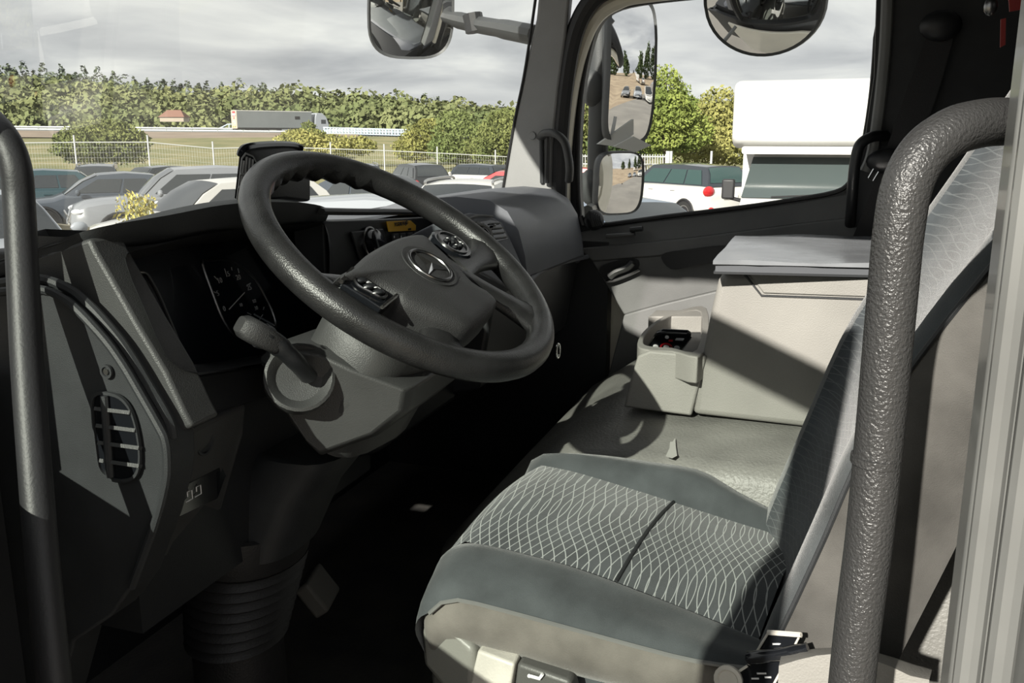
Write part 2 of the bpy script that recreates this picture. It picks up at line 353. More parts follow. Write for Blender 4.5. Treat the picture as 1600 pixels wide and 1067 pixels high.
# ------------------------------------------------------------------ dashboard
da = thing('dashboard', (1.1, .85, ZF), 'dark grey moulded truck dashboard with instrument hood and gauges', 'dashboard')
def V3(l): return [PX(*p) for p in l]
side = [(-70, 470), (0, 456), (62, 452), (98, 466), (124, 487), (165, 532), (192, 570), (214, 607), (247, 665), (258, 690), (261, 725), (258, 758), (241, 822), (206, 917), (175, 962), (115, 1003), (90, 1100), (-70, 1100)]
b = MB(); b.prism([PX(*p, .76) for p in side], (.05, 0, 0)); sd = b.build('side_panel', M['dash_dark'], da, bevel=.004)
MB().tube(smooth([PX(*p, .757) for p in side[1:14]], 4), .005, 8).build('side_piping', M['dash_dark'], da)
out2 = [(-40, 450), (0, 443), (62, 436), (108, 452), (138, 476), (180, 523), (206, 560), (230, 600), (262, 655), (270, 684)]
MB().tube(smooth([PX(*p, .775) for p in out2], 4), .006, 8).build('side_piping', M['dash_dark'], da)
# oval side vent
ov = smooth([PX(*p, .757) for p in ((146, 640), (148, 616), (165, 611), (190, 618), (208, 640), (219, 680), (222, 722), (212, 747), (185, 752), (160, 738), (152, 700))], 4, True)
cen = sum(ov, Vector())/len(ov)
vn = MB().ring(ov, [cen+(p-cen)*.93 for p in ov], (-.004, 0, 0)).build('side_vent', M['dash_dark'], da)
b = MB(); b.prism([cen+(p-cen)*.94 for p in ov], (-.0012, 0, 0)); b.build('vent_cavity', M['gloss_black'], vn)
for y in (640, 667, 694, 722):
    a, c = PX(150+(y-640)*.1, y, .754), PX(205+min((y-640)*.3, 14), y+4, .754); MB().box((a+c)/2, ((.006), (c-a).length, .0042), Euler((0, R(25), 0)).to_matrix()).build('slat', M['dash_grey'], vn)
MB().tube([PX(163, 618, .753), PX(172, 745, .753)], .0045, 8).build('vent_rib', M['dash_dark'], vn)
c = PX(168, 580, .758); sc = MB().lathe(c, (-1, 0, 0), [(.008, 0), (.008, .003), (.0055, .003), (.005, .001), (0, .001)], 16).build('screw', M['dash_dark'], da)
MB().disc(c+Vector((-.001, 0, 0)), (-1, 0, 0), .0035, .002, 8).build('screw_head', M['dull_chrome'], sc)
# upper left block
blk = [(-50, 440), (0, 424), (60, 398), (100, 384), (140, 372), (149, 392), (172, 432), (215, 508), (258, 580), (286, 640), (301, 668), (280, 676), (262, 655), (230, 600), (206, 560), (180, 523), (138, 476), (108, 452), (62, 436), (0, 443)]
b = MB(); b.prism([PX(*p, .79) for p in blk], (.05, 0, 0)); b.build('end_block', M['dash_grey'], da, bevel=.005)
# fascia between block and cluster
A = V3([(138, 372, .80), (170, 430, .80), (215, 508, .80), (258, 580, .80), (303, 670, .80)])
B = V3([(176, 362, .835), (198, 412, .85), (228, 484, .86), (258, 556, .87), (322, 655, .89)])
b = MB(); b.grid([A, B, [p+Vector((0, .10, 0)) for p in B], [p+Vector((0, .10, 0)) for p in A]], close_v=True); b.build('left_fascia', M['dash_grey'], da)
kc = PX(196, 455, .83); kn = Vector((-.45, -.85, .25)).normalized()
k_ = MB().lathe(kc, kn, [(.026, -.008), (.026, .004), (.022, .006), (.021, .002), (.0, .002)], 24).build('light_switch', M['black_plastic'], da)
MB().box(kc+kn*.010, (.008, .012, .034), kn.to_track_quat('Y', 'Z').to_matrix()).build('switch_grip', M['dash_dark'], k_, bevel=.002)
# instrument hood
sil = [(-40, 436, .78), (60, 395, .79), (140, 362, .80), (250, 331, .90), (340, 314, 1.0), (420, 311, 1.10), (480, 318, 1.25), (506, 330, 1.34)]
lip = [(-40, 446, .78), (60, 402, .79), (145, 381, .80), (252, 372, .89), (340, 354, .99), (420, 346, 1.09), (485, 344, 1.25), (508, 348, 1.34)]
s_ = smooth(V3(sil), 4); l_ = smooth(V3(lip), 4)
bk = [Vector((p.x, 1.06, p.z-.11)) for p in s_]; md_ = [(p+q)/2+Vector((0, -.012, .012)) for p, q in zip(s_, l_)]
md2 = [p+Vector((0, .10, -.026)) for p in s_]
un = [p+Vector((0, .15, -.012)) for p in l_]
b = MB(); b.grid([bk, md2, s_, md_, l_, [p+Vector((0, .012, -.008)) for p in l_], un]); b.build('hood', M['dash_dark'], da, sharp=60)
# cluster recess and face
on_ = Vector((0, -.95, .30)).normalized(); of = PY(330, 470, .87)
op = [(199, 396), (240, 386), (300, 370), (400, 355), (480, 350), (508, 352), (515, 420), (500, 520), (440, 560), (380, 572), (310, 582), (280, 574), (256, 550), (224, 478), (202, 425)]
o1 = smooth([PY(*p, .755-(p[1]-350)*.00035) for p in op], 3, True)
fa = [(192, 412), (240, 398), (300, 384), (400, 372), (480, 368), (520, 372), (530, 420), (515, 510), (450, 545), (385, 558), (312, 568), (275, 562), (250, 540), (216, 478), (196, 432)]
f1 = smooth([PP(*p, of, on_) for p in fa], 3, True)
b = MB(); b.grid([o1, f1], close_u=True); b.build('cluster_surround', M['black_plastic'], da)
cl = MB().add(f1, [list(range(len(f1)))]).build('instrument_cluster', mat('cluster_black', (.006, .008, .012), .35), da, fix=False)
tag(cl, 'dark instrument cluster with two gauges')
def cp(px, py, h=.002): return PP(px, py, of, on_)+on_*h
g2 = smooth([cp(*p) for p in ((315, 413), (322, 408), (351, 407), (374, 416), (396, 436), (414, 466), (425, 490), (429, 511), (415, 524), (392, 527), (369, 526), (358, 517), (344, 493), (329, 454))], 4, True)
MB().tube(g2+[g2[0]], .0022, 6, cap=False).build('gauge_ring', M['dull_chrome'], cl)
MB().tube(smooth([cp(*p) for p in ((212, 427), (225, 427), (236, 441), (250, 468), (263, 499), (277, 533), (280, 547))], 4), .0024, 6).build('gauge_ring', M['dull_chrome'], cl)
ex, ey = Vector((1, 0, 0)), Vector((0, .30, .95))
for t, x, y, s in (('5', 339, 459, .012), ('10', 342, 439, .012), ('15', 354, 429, .012), ('20', 371, 434, .012), ('25', 388, 450, .012), ('0', 349, 483, .012), ('10', 375, 477, .008), ('1/2', 396, 471, .008), ('30', 399, 482, .009), ('100', 234, 486, .013), ('120', 245, 509, .013), ('80', 226, 465, .011)):
    text_mesh(t, s, cp(x, y), ex, ey, 'gauge_number', M['grey_mark'], cl)
for a, c in (((225, 464), (230, 471)), ((236, 480), (243, 478)), ((245, 496), (251, 493)), ((248, 511), (257, 511)), ((330, 455), (336, 458)), ((333, 432), (339, 438)), ((370, 420), (372, 427)), ((384, 446), (390, 443)), ((349, 420), (351, 425)), ((360, 418), (361, 423)), ((385, 489), (391, 492)), ((404, 500), (409, 492)), ((410, 484), (411, 480))):
    MB().tube([cp(*a), cp(*c)], .0008, 4).build('gauge_tick', M['grey_mark'], cl)
MB().tube([cp(355, 484, .004), cp(379, 458, .004)], .0009, 5).build('gauge_pointer', M['white_mark'], cl)
rd = MB().disc(cp(270, 549), on_, .0095, .001, 24).build('speed_sticker', M['red_mark'], cl)
MB().disc(cp(270, 549, .003), on_, .0068, .0006, 24).build('sticker_centre', M['white_mark'], rd)
text_mesh('80', .008, cp(270, 549, .0042), ex, ey, 'sticker_number', M['black_ink'], rd, bold=.0002)
MB().add([p+on_*.012 for p in f1], [list(range(len(f1)))]).build('cluster_lens', M['cluster_glass'], cl, fix=False)
# lower surround and switch panel
b = MB(); b.prism([PY(*p, .72) for p in ((270, 556), (288, 578), (310, 586), (380, 576), (440, 564), (500, 524), (520, 560), (460, 610), (386, 630), (330, 652), (300, 668))], (0, .08, -.02)); b.build('lower_fascia', M['black_plastic'], da, bevel=.003)
sw = V3([(257, 684, .80), (272, 682, .81), (386, 628, .985), (384, 680, .985), (350, 792, .97), (312, 856, .94), (272, 912, .90), (216, 928, .84), (246, 830, .80), (264, 765, .80), (263, 720, .80)])
b = MB(); b.prism(sw, (0, .10, 0)); swp = b.build('switch_panel', M['dash_grey'], da, bevel=.008)
rec = V3([(278, 762, .845), (342, 728, .955), (349, 742, .955), (336, 778, .945), (276, 806, .845)])
swn = Vector((.0, -1, 0))
b = MB(); b.prism([p+Vector((0, -.004, 0)) for p in rec], (0, .003, 0)); rc = b.build('switch_recess', M['gloss_black'], da)
for x, y, X in ((289, 774, .862), (303, 766, .885)):
    q = PX(x, y, X)+Vector((0, -.006, 0)); MB().tube([q+Vector(d)*.006 for d in ((-1, 0, -1), (1, 0, -1), (1, 0, 1), (-.4, 0, 1), (-.4, 0, 0))], .0008, 4).build('switch_icon', M['white_mark'], rc)
q = PX(317, 692, .885); MB().lathe(q+Vector((0, -.001, 0)), (0, -1, 0), [(.016, 0), (.016, .003), (.013, .003), (.012, -.0), (0, -.0)], 20).build('socket_cover', M['dash_dark'], da)
# dark body of the dash under and behind the fascias
b = MB(); b.box((1.10, .93, H-.47), (.60, .34, .26)); b.build('core', M['black_plastic'], da)
b = MB(); b.box((1.9, 1.0, H-.40), (.98, .36, .42)); b.build('core', M['black_plastic'], da)
# top shelf in front of the windscreen
xs = [.80+i*(2.36-.80)/20 for i in range(21)]
b = MB(); b.grid([[Vector((x, .80 if x > 1.35 else 1.0, H-.150 if x > 1.35 else H-.17)) for x in xs], [Vector((x, .93, H-.155)) if x > 1.35 else Vector((x, 1.02, H-.17)) for x in xs], [Vector((x, wy(x, H-.2)+.02, H-.175)) for x in xs], [Vector((x, wy(x, H-.2)+.02, H-.25)) for x in xs]]); b.build('top_shelf', M['dash_pass'], da, sharp=60)
# centre stack behind the steering wheel
b = MB(); b.prism([PY(*p, .775) for p in ((506, 346), (600, 343), (700, 338), (738, 344), (760, 420), (740, 480), (560, 470), (510, 440))], (0, .06, 0)); cs = b.build('centre_panel', M['dash_dark'], da, bevel=.004)
b = MB(); b.tube(smooth([PY(*p, .765) for p in ((500, 330), (560, 331), (620, 331), (680, 333), (715, 340))], 4), .010, 8, flat=.6); b.build('centre_brow', M['dash_grey'], da)
kc = PY(577, 381, .770); kn = Vector((0, -.96, .2)).normalized()
sq = [PY(*p, .772) for p in ((546, 362), (596, 357), (607, 396), (560, 408))]
b = MB(); b.prism(sq, (0, -.004, 0)); rk = b.build('rotary_panel', M['black_plastic'], cs, bevel=.002)
MB().lathe(kc+kn*.003, kn, [(.031, 0), (.031, .004), (.028, .005), (.026, .002)], 28).build('rotary_ring', M['dull_chrome'], cs)
MB().lathe(kc+kn*.003, kn, [(.026, 0), (.024, .016), (.02, .018), (0, .018)], 24).build('rotary_knob', M['gloss_black'], cs)
for k, (x, y) in enumerate(((582, 367), (587, 369), (591, 373), (594, 378))): text_mesh('▪' if k % 2 else '+', .008, PY(x, y, .760), (1, 0, 0), (0, .2, 1), 'rotary_mark', M['white_mark'], cs)
st_ = MB(); st_.prism([PY(*p, .768) for p in ((605, 346), (642, 344.5), (650, 352), (649.5, 360), (608, 362))], (0, .002, 0)); yl = st_.build('height_label', M['yellow_label'], da); tag(yl, 'yellow sticker reading TOTALHOJD')
text_mesh('TOTALHÖJD', .0105, PY(627, 349.5, .766), (1, .0, -.01), (0, 0, 1), 'label_text', M['black_ink'], yl, bold=.0001)
text_mesh('mm', .009, PY(640, 357.5, .766), (1, 0, -.01), (0, 0, 1), 'label_text', M['black_ink'], yl)
for k in range(4):
    x = 611+k*11; b = MB(); b.prism([PY(*p, .771) for p in ((x, 365-k*.8), (x+8.5, 364.4-k*.8), (x+10, 380), (x+1.5, 381))], (0, -.005, 0)); b.build('rocker_switch', M['dash_grey'], cs, bevel=.001)
    MB().box(PY(x+5, 370, .764), (.003, .001, .004)).build('switch_icon', M['white_mark'], cs)
# passenger vents column
vp_o = PY(770, 370, .622); vp_n = Vector((-.12, -.90, .42)).normalized()
def vq(px, py, h=0): return PP(px, py, vp_o, vp_n)+vp_n*h
b = MB(); b.prism([vq(*p) for p in ((690, 343), (735, 332), (765, 336), (785, 348), (800, 378), (815, 412), (827, 440), (800, 452), (740, 420))], -vp_n*.12); vs_ = b.build('vent_stack', M['dash_pass'], da, bevel=.004)
b = MB(); b.prism([vq(*p, .001) for p in ((728, 351), (765, 344.5), (779, 347), (793, 373), (770, 379), (750, 374))], vp_n*.0008); vc = b.build('vent_opening', M['gloss_black'], vs_)
for k in range(4):
    t = k/4+.12; MB().tube([vq(762+7*t*1.0, 347+31*t, .004), vq(778+14*t, 346+29*t, .004)], .0016, 6).build('slat', M['pillar_grey'], vc)
    MB().tube([vq(731+16*t, 352+19*t, .004), vq(752+9*t, 347+28*t, .004)], .0016, 6).build('slat', M['pillar_grey'], vc)
MB().tube(smooth([vq(741, 350, .005), vq(752, 354, .006), vq(762, 362, .006), vq(767, 377, .005)], 4), .0032, 8).build('vent_divider', M['pillar_grey'], vc)
MB().ball(vq(769, 354, .006), (.007, .003, .003), 10, 6).build('vent_tab', M['jamb_grey'], vc)
MB().tube(smooth([vq(725, 345, .003), vq(745, 338, .004), vq(768, 339, .003)], 4), .0022, 6).build('vent_crest', M['pillar_grey'], vs_)
for px, py in ((797, 399), (806, 414), (816, 431)):
    b = MB(); b.prism([vq(px-12, py+1, .001), vq(px+2, py-2, .001), vq(px+5, py+6, .001), vq(px-8, py+9, .001)], vp_n*.004); b.build('rocker_switch', M['black_plastic'], vs_, bevel=.001)
    MB().tube([vq(px-4, py+2, .006), vq(px-1, py+5, .006)], .001, 4).build('switch_icon', M['white_mark'], vs_)
# passenger block: rounded upper, open tray below
prof = [(1.02, -.18), (.86, -.132), (.74, -.122), (.665, -.128), (.625, -.150), (.600, -.19), (.586, -.24), (.58, -.285), (.60, -.298), (.75, -.300)]
rows = []
for i in range(13):
    t = i/12; X = 1.785+t*(2.372-1.785); e = max(0, (t-.86)/.14)
    rows.append([Vector((X, y+.012*t+.03*e*e, H+z*(1+.02*t)-.03*e*e-.012*t*(1 if z < -.2 else 0))) for y, z in prof])
b = MB(); b.grid(rows); n = len(prof); b.f.append(list(range(n))); b.f.append([12*n+i for i in range(n)]); b.build('passenger_block', M['dash_pass'], da, sharp=50)
MB().tube(smooth([PX(826, 439, 1.785), PX(848, 421, 1.95), PX(875, 411, 2.15), PX(918, 401, 2.37)], 5), .006, 8).build('tray_lip', M['dash_pass'], da)
b = MB(); b.prism([(1.70, .62, H-.30), (1.70, .66, H-.52), (1.70, .80, H-.56), (1.70, .80, H-.30)], (.68, 0, 0)); b.build('lower_panel', M['black_plastic'], da, bevel=.01)
b = MB(); b.prism([(1.36, .70, H-.24), (1.36, .72, H-.55), (1.36, .80, H-.58), (1.36, .80, H-.24)], (.36, 0, 0)); b.build('lower_panel', M['black_plastic'], da, bevel=.01)

# pod with slatted grille on the dash top
pd = thing('dashboard_pod', PX(430, 312, 1.20), 'black dash-top pod with slatted vent grille behind the steering wheel', 'vent pod')
fr = V3([(369, 312, 1.10), (376, 245, 1.10), (382, 233, 1.10), (392, 236, 1.115), (404, 252, 1.13), (402, 312, 1.13)])
pn = Vector((1, .55, 0)).normalized()
outl = V3([(366, 314, 1.10), (374, 243, 1.10), (381, 231, 1.10), (470, 231, 1.255), (484, 246, 1.27), (486, 314, 1.27)])
# body : loft from the grille outline back to a smaller rear outline
sec = V3([(364, 314, 1.095), (372, 244, 1.095), (380, 230, 1.10), (400, 236, 1.13), (410, 256, 1.145), (408, 314, 1.145)])
r2 = V3([(455, 316, 1.25), (456, 250, 1.25), (462, 229, 1.255), (474, 233, 1.275), (486, 247, 1.285), (486, 316, 1.285)])
mid = [(p*.5+q*.5)+Vector((0, 0, .004)) for p, q in zip(sec, r2)]
b = MB(); b.grid([sec, mid, r2], close_u=True, cap=True); b.build('pod_body', M['black_plastic'], pd, bevel=.006)
ge = V3([(368, 311, 1.092), (376, 246, 1.092), (382, 238, 1.094), (394, 243, 1.110), (401, 256, 1.118), (399, 311, 1.118)])
ge = [p+Vector((-.004, -.004, 0)) for p in ge]; cg = sum(ge, Vector())/6
b = MB(); b.ring(ge, [cg+(p-cg)*.90 for p in ge], (-.003, -.003, 0)); gr = b.build('grille_frame', M['pillar_grey'], pd)
b = MB(); b.prism([cg+(p-cg)*.92 for p in ge], (-.001, -.001, 0)); b.build('grille_cavity', M['gloss_black'], gr)
for k in range(5):
    t = k/4; MB().tube([ge[0].lerp(ge[5], .12+.19*k)+Vector((-.003, -.003, .003)), ge[1].lerp(ge[4], .12+.19*k)+Vector((-.003, -.003, .004 if 0 < k < 4 else -.003))], .0018, 6).build('slat', M['pillar_grey'], gr)
for t in (.3, .62): MB().tube([ge[0].lerp(ge[1], t)+Vector((-.004, -.004, 0)), ge[5].lerp(ge[4], t)+Vector((-.004, -.004, 0))], .002, 6).build('slat', M['pillar_grey'], gr)
MB().tube(smooth(V3([(376, 243, 1.094), (384, 231, 1.10), (420, 226.5, 1.17), (455, 227, 1.24), (470, 232, 1.265)]), 5), .006, 8).build('pod_brow', M['gloss_black'], pd)

# ------------------------------------------------------------------ steering wheel
WC = Vector((1.13, .545, H-.165)); yw = R(-7); tl = R(35)
e1 = Vector((math.cos(yw), math.sin(yw), 0)); e2 = Vector((-math.sin(yw)*math.cos(tl), math.cos(yw)*math.cos(tl), math.sin(tl))); en = e1.cross(e2)
def wv(r, a, h=0): return WC+e1*r*math.cos(a)+e2*r*math.sin(a)+en*h
sw_ = thing('steering_wheel', WC-en*.05, 'black leather steering wheel with a star badge on its pad', 'steering wheel')
rows = []
NR = 96
for i in range(NR):
    a = 2*math.pi*i/NR; row = []
    for k in range(16):
        t = 2*math.pi*k/16; rr = .0205+.0012*math.cos(2*t)
        dr_, dh = rr*math.cos(t)*.93, rr*math.sin(t)*1.05
        deg = math.degrees(a) % 360
        if 52 < deg < 128 and math.cos(t) < -.2 and math.sin(t) < .3: dr_ += .0065* min(1, (deg-52)/8, (128-deg)/8)*math.cos(R(deg*33))
        row.append(wv(.2205+dr_, a, dh))
    rows.append(row)
MB().grid(rows, close_u=True, close_v=True).build('rim', M['wheel_leather'], sw_, sharp=80)
ph = .030
def wp(px, py, h=ph): return PP(px, py, WC+en*h, en)
pad = [(527, 432), (550, 416), (570, 397), (601, 379), (631, 367), (662, 364), (679, 378), (706, 403), (748, 446), (780, 470), (744, 507), (712, 503), (664, 484), (631, 469), (620, 460), (577, 437)]
pp = smooth([wp(*p) for p in pad], 3, True); pc = sum(pp, Vector())/len(pp)
b = MB(); lv = [(1.0, -.045), (1.01, -.012), (.97, -.002), (.85, .004), (.5, .009), (.15, .010)]
b.grid([[pc+(p-pc)*s+en*h for p in pp] for s, h in lv], close_u=True, cap=True); b.build('airbag_pad', M['pad_black'], sw_, sharp=50)
# hub under the pad and spokes
MB().lathe(WC-e2*.035-en*.055, en, [(.045, 0), (.055, .03), (.06, .055), (.05, .07), (0, .07)], 28).build('hub', M['black_plastic'], sw_)
for a, w in ((R(-4), .030), (R(184), .030), (R(-52), .030), (R(-128), .030)):
    rows = []
    for i in range(7):
        t = i/6; r = .06+t*.155; hh = .012*(1-t)+(-.004)*t
        ww = w*(1-.35*math.sin(t*math.pi))+(.012*(t**3)); th = .011+.004*t
        tan = e1*-math.sin(a)+e2*math.cos(a); c = wv(r, a, hh)-(e2*.045*(1-t)**.7 if abs(math.sin(a)) < .3 else e2*.0)
        rows.append([c+tan*ww*math.cos(k*math.pi/5)+en*th*math.sin(k*math.pi/5) for k in range(10)])
    MB().grid(rows, close_u=True, cap=True).build('spoke', M['wheel_leather'], sw_, sharp=70)
# button panels
b = MB(); lp = [wp(*p, .026) for p in ((533, 441), (551, 420), (578, 438), (621, 461), (597, 481), (570, 464))]; b.prism(lp, -en*.02); bp1 = b.build('button_panel', M['gloss_black'], sw_, bevel=.002)
MB().tube([wp(533, 440, .028), wp(551, 420, .028)], .003, 6).build('panel_trim', M['chrome'], bp1)
MB().tube([wp(597, 480, .028), wp(620, 461, .028)], .0025, 6).build('panel_trim', M['chrome'], bp1)
lo = smooth([wp(*p, .029) for p in ((554, 436), (562, 431), (578, 441), (598, 454), (604, 461), (596, 465), (578, 456), (560, 446))], 3, True)
MB().tube(lo+[lo[0]], .0018, 6, cap=False).build('button_bezel', M['dull_chrome'], bp1)
for x, y in ((563, 438), (577, 447), (591, 456)): MB().ball(wp(x, y, .027), (.009, .008, .004), 10, 6).build('button', M['black_plastic'], bp1)
for x, y in ((575, 441), (587, 449), (571, 449), (585, 458)): MB().ball(wp(x, y, .031), (.003, .002, .001), 8, 4).build('button_mark', M['white_mark'], bp1)
rc_ = wp(707, 380, .022); bp2 = MB().lathe(rc_-en*.012, en, [(.034, 0), (.034, .010), (.031, .013), (0, .012)], 24).build('button_panel', M['gloss_black'], sw_)
MB().lathe(rc_, en, [(.026, .0), (.026, .003), (.0235, .003), (.0235, 0)], 24).build('button_bezel', M['dull_chrome'], bp2)
for dx, dy in ((-.010, .006), (.010, .006), (-.008, -.010), (.009, -.009), (0, .0)): MB().ball(rc_+e1*dx+e2*dy+en*.002, (.006, .005, .004), 10, 6).build('button', M['black_plastic'], bp2)
for dx, dy in ((-.010, .007), (.011, .006), (-.008, -.009), (.010, -.010)): MB().ball(rc_+e1*dx+e2*dy+en*.0055, (.0028, .002, .001), 8, 4).build('button_mark', M['white_mark'], bp2)
# star badge in its recess
bc = wp(671, 416, .0395)
em = MB().lathe(bc, en, [(.041, -.004), (.041, .0015), (.037, .001), (.033, -.001), (0, -.001)], 32).build('badge_dish', M['pad_black'], sw_)
rows = [[bc+(e1*math.cos(a)+e2*math.sin(a))*(.031+.0022*math.cos(t))+en*(.002+.0022*math.sin(t)) for t in [k*math.pi/4 for k in range(8)]] for a in [k*2*math.pi/36 for k in range(36)]]
MB().grid(rows, close_u=True, close_v=True).build('badge_ring', M['dull_chrome'], em)
for k in range(3):
    a = R(90+120*k); d = e1*math.cos(a)+e2*math.sin(a); tn = e1*-math.sin(a)+e2*math.cos(a)
    MB().add([bc+en*.0065, bc+tn*.006+d*.0035+en*.001, bc+d*.030+en*.002, bc-tn*.006+d*.0035+en*.001], [[0, 1, 2], [0, 2, 3]]).build('badge_star', M['chrome'], em, sharp=10, fix=False)

# ------------------------------------------------------------------ steering column
ca = -en
sc_ = thing('steering_column', WC-en*.35, 'black steering column cover under the wheel with control stalk', 'steering column')
def rsec(c, w, h, ux=e1, uy=e2, k=18, p=3.2):
    return [c+ux*w*math.copysign(abs(math.cos(t))**(2/p), math.cos(t))+uy*h*math.copysign(abs(math.sin(t))**(2/p), math.sin(t)) for t in [i*2*math.pi/k for i in range(k)]]
b = MB(); b.grid([rsec(WC-en*.062-e2*.02, .060, .050), rsec(WC-en*.075-e2*.03, .095, .066), rsec(WC-en*.10-e2*.035, .112, .074), rsec(WC-en*.17-e2*.04, .118, .074), rsec(WC-en*.26-e2*.05, .11, .07)], close_u=True, cap=True); b.build('upper_shroud', M['dash_grey'], sc_, sharp=60)
fr_ = V3([(404, 560, .99), (430, 535, 1.0), (500, 545, 1.01), (560, 572, 1.03), (645, 605, 1.06), (640, 640, 1.07), (590, 680, 1.06), (500, 712, 1.03), (478, 690, 1.01), (430, 620, .99)])
bk_ = [p+Vector((.25, .02, -.01)) for p in fr_]; ins = sum(fr_, Vector())/len(fr_)
b = MB(); b.grid([[ins+(p-ins)*.9+Vector((-.012, -.004, 0)) for p in fr_], fr_, [p+Vector((.02, 0, 0)) for p in fr_], bk_], close_u=True, cap=True); b.build('lower_shroud', M['dash_grey'], sc_, sharp=45, bevel=.004)
dish = PX(468, 590, .985); dn = Vector((-.72, -.55, .45)).normalized()
ds = MB().lathe(dish, dn, [(.046, -.02), (.046, .004), (.042, .006), (.038, .003), (.030, -.006), (.0, -.008)], 28).build('stalk_dish', M['dash_grey'], sc_)
p0, p1, p2, p3 = PX(482, 588, .985), PX(455, 558, .95), PX(428, 535, .93), PX(404, 522, .915)
sk = MB().tube(smooth([p0, p1, p2, p3], 5), [.013]*4+[.014]*4+[.016]*4+[.019, .020, .020, .014], 14, flat=.8).build('stalk', M['black_plastic'], sc_)
ad = (p3-p2).normalized(); au = Vector((0, 0, 1)); au = (au-ad*au.dot(ad)).normalized(); aw = ad.cross(au)
b = MB(); rows = [[p2.lerp(p3, .35)+ad*q+aw*w_*math.copysign(abs(math.cos(t))**.55, math.cos(t))+au*h_*math.copysign(abs(math.sin(t))**.55, math.sin(t)) for t in [k*2*math.pi/16 for k in range(16)]] for q, w_, h_ in ((-.012, .014, .012), (.0, .018, .014), (.018, .021, .0155), (.034, .019, .015), (.042, .013, .010))]
b.grid(rows, close_u=True, cap=True); b.build('stalk_tip', M['pad_black'], sk, sharp=50)
MB().tube([p2.lerp(p3, .35)+ad*.004+au*.0185-aw*.004, p2.lerp(p3, .35)+ad*.034+au*.0185-aw*.004], .0012, 5).build('stalk_groove', M['gloss_black'], sk)
b = MB(); b.grid([rsec(PX(500, 690, 1.14), .10, .07, Vector((1, 0, 0)), Vector((0, 1, 0))), rsec(PX(470, 760, 1.12)+Vector((0, .03, 0)), .09, .075, Vector((1, 0, 0)), Vector((0, 1, 0))), rsec(PX(430, 845, 1.10)+Vector((0, .03, 0)), .085, .08, Vector((1, 0, 0)), Vector((0, 1, 0)))], close_u=True, cap=True); b.build('lower_cover', M['dash_dark'], sc_, sharp=60)
# right stalk and key ring
MB().tube(smooth([WC-en*.07+e1*.10, WC-en*.06+e1*.19-e2*.06, WC-en*.05+e1*.235-e2*.085], 4), [.008]*6+[.012]*3, 10, flat=.6).build('stalk', M['dash_grey'], sc_)
kr = PX(872, 548, 1.40); rows = [[kr+Vector((.010*math.cos(a)+.0016*math.cos(t)*math.cos(a), 0, .012*math.sin(a)+.0016*math.cos(t)*math.sin(a)))+Vector((0, .0016*math.sin(t), 0)) for t in [k*math.pi/3 for k in range(6)]] for a in [k*2*math.pi/20 for k in range(20)]]
MB().grid(rows, close_u=True, close_v=True).build('key_ring', M['chrome'], sc_)
# rubber bellows at the foot of the column
bl = thing('column_bellows', PX(405, 1000, 1.10), 'ribbed black rubber bellows at the foot of the steering column', 'bellows')
top_c, bot_c = PX(412, 856, 1.10), PX(396, 990, 1.10)
rows = []
NB = 8
for i in range(NB*4+1):
    t = i/(NB*4); c = top_c.lerp(bot_c, t)+Vector((0, .03, 0)); w = (.104-.018*t)+.0055*math.cos(i*math.pi/2)
    tilt = .22*(1-t*.6)
    rows.append([c+Vector((w*math.cos(a), w*.85*math.sin(a), -tilt*w*math.cos(a)*-.2+tilt*w*math.sin(a)*.5)) for a in [k*2*math.pi/32 for k in range(32)]])
MB().grid(rows, close_u=True).build('ribs', M['rubber'], bl, sharp=80)
c = top_c+Vector((0, .03, 0)); rows = [[c+Vector((w*math.cos(a), w*.85*math.sin(a), dz+.22*w*math.sin(a)*.5+.22*w*math.cos(a)*.2)) for a in [k*2*math.pi/32 for k in range(32)]] for w, dz in ((.108, 0), (.117, .03), (.120, .062), (.113, .064), (.108, .03))]
MB().grid(rows, close_u=True).build('collar', M['rubber'], bl, sharp=50)
MB().lathe(Vector((bot_c.x, bot_c.y+.03, ZF)), (0, 0, 1), [(.075, 0), (.072, bot_c.z-ZF+.02)], 24).build('base_tube', M['rubber'], bl)
# pedals
pdl = thing('brake_pedal', PX(498, 950, 1.30), 'worn rubber brake pedal beside the column bellows', 'pedal')
c = PX(497, 922, 1.28); MB().box(c, (.085, .03, .065), Euler((R(-35), 0, R(15))).to_matrix()).build('pad', mat('pedal_rubber', (.08, .078, .07), .7, bump=.4, bscale=100), pdl, bevel=.006)
MB().tube([c+Vector((0, .02, -.02)), c+Vector((.03, .12, -.02)), Vector((c.x+.03, c.y+.2, ZF+.08))], .010, 8).build('arm', M['black_plastic'], pdl)
# ------------------------------------------------------------------ engine tunnel, console, folder
b = MB(); tp = [(-.80, -.545), (.10, -.545), (.36, -.550), (.44, -.575), (.56, -.66), (.66, -.78), (.70, -1.0)]
rows = []
for X, k in ((1.472, 1.6), (1.480, .10), (1.495, .03), (1.52, .0), (1.75, -.005), (2.1, .0), (2.3, .0), (2.34, .03), (2.36, 1.6)):
    rows.append([Vector((X, y, max(ZF, H+z-k*.3))) for y, z in tp])
b.grid(rows); b.f.append([r*7 for r in range(9)]); b.f.append([r*7+6 for r in range(9)]); tn = b.build('engine_tunnel', M['tunnel_vinyl'], sharp=50); tag(tn, 'grey textured vinyl engine tunnel cover between seat and console', 'tunnel cover')
b = MB(); b.grid([[PZ(x, y, H-.5425) for x, y in r] for r in (((1040, 713), (1050, 716), (1058, 712)), ((1046, 700), (1051, 702), (1056, 698)), ((1047, 690), (1051, 690), (1055, 684)))]); b.build('scuff', mat('scuff_pale', (.45, .45, .42), .8), tn)
CX = 1.725
cn = thing('centre_console', PX(1200, 660, CX+.2), 'tall grey plastic console box between the seats', 'console')
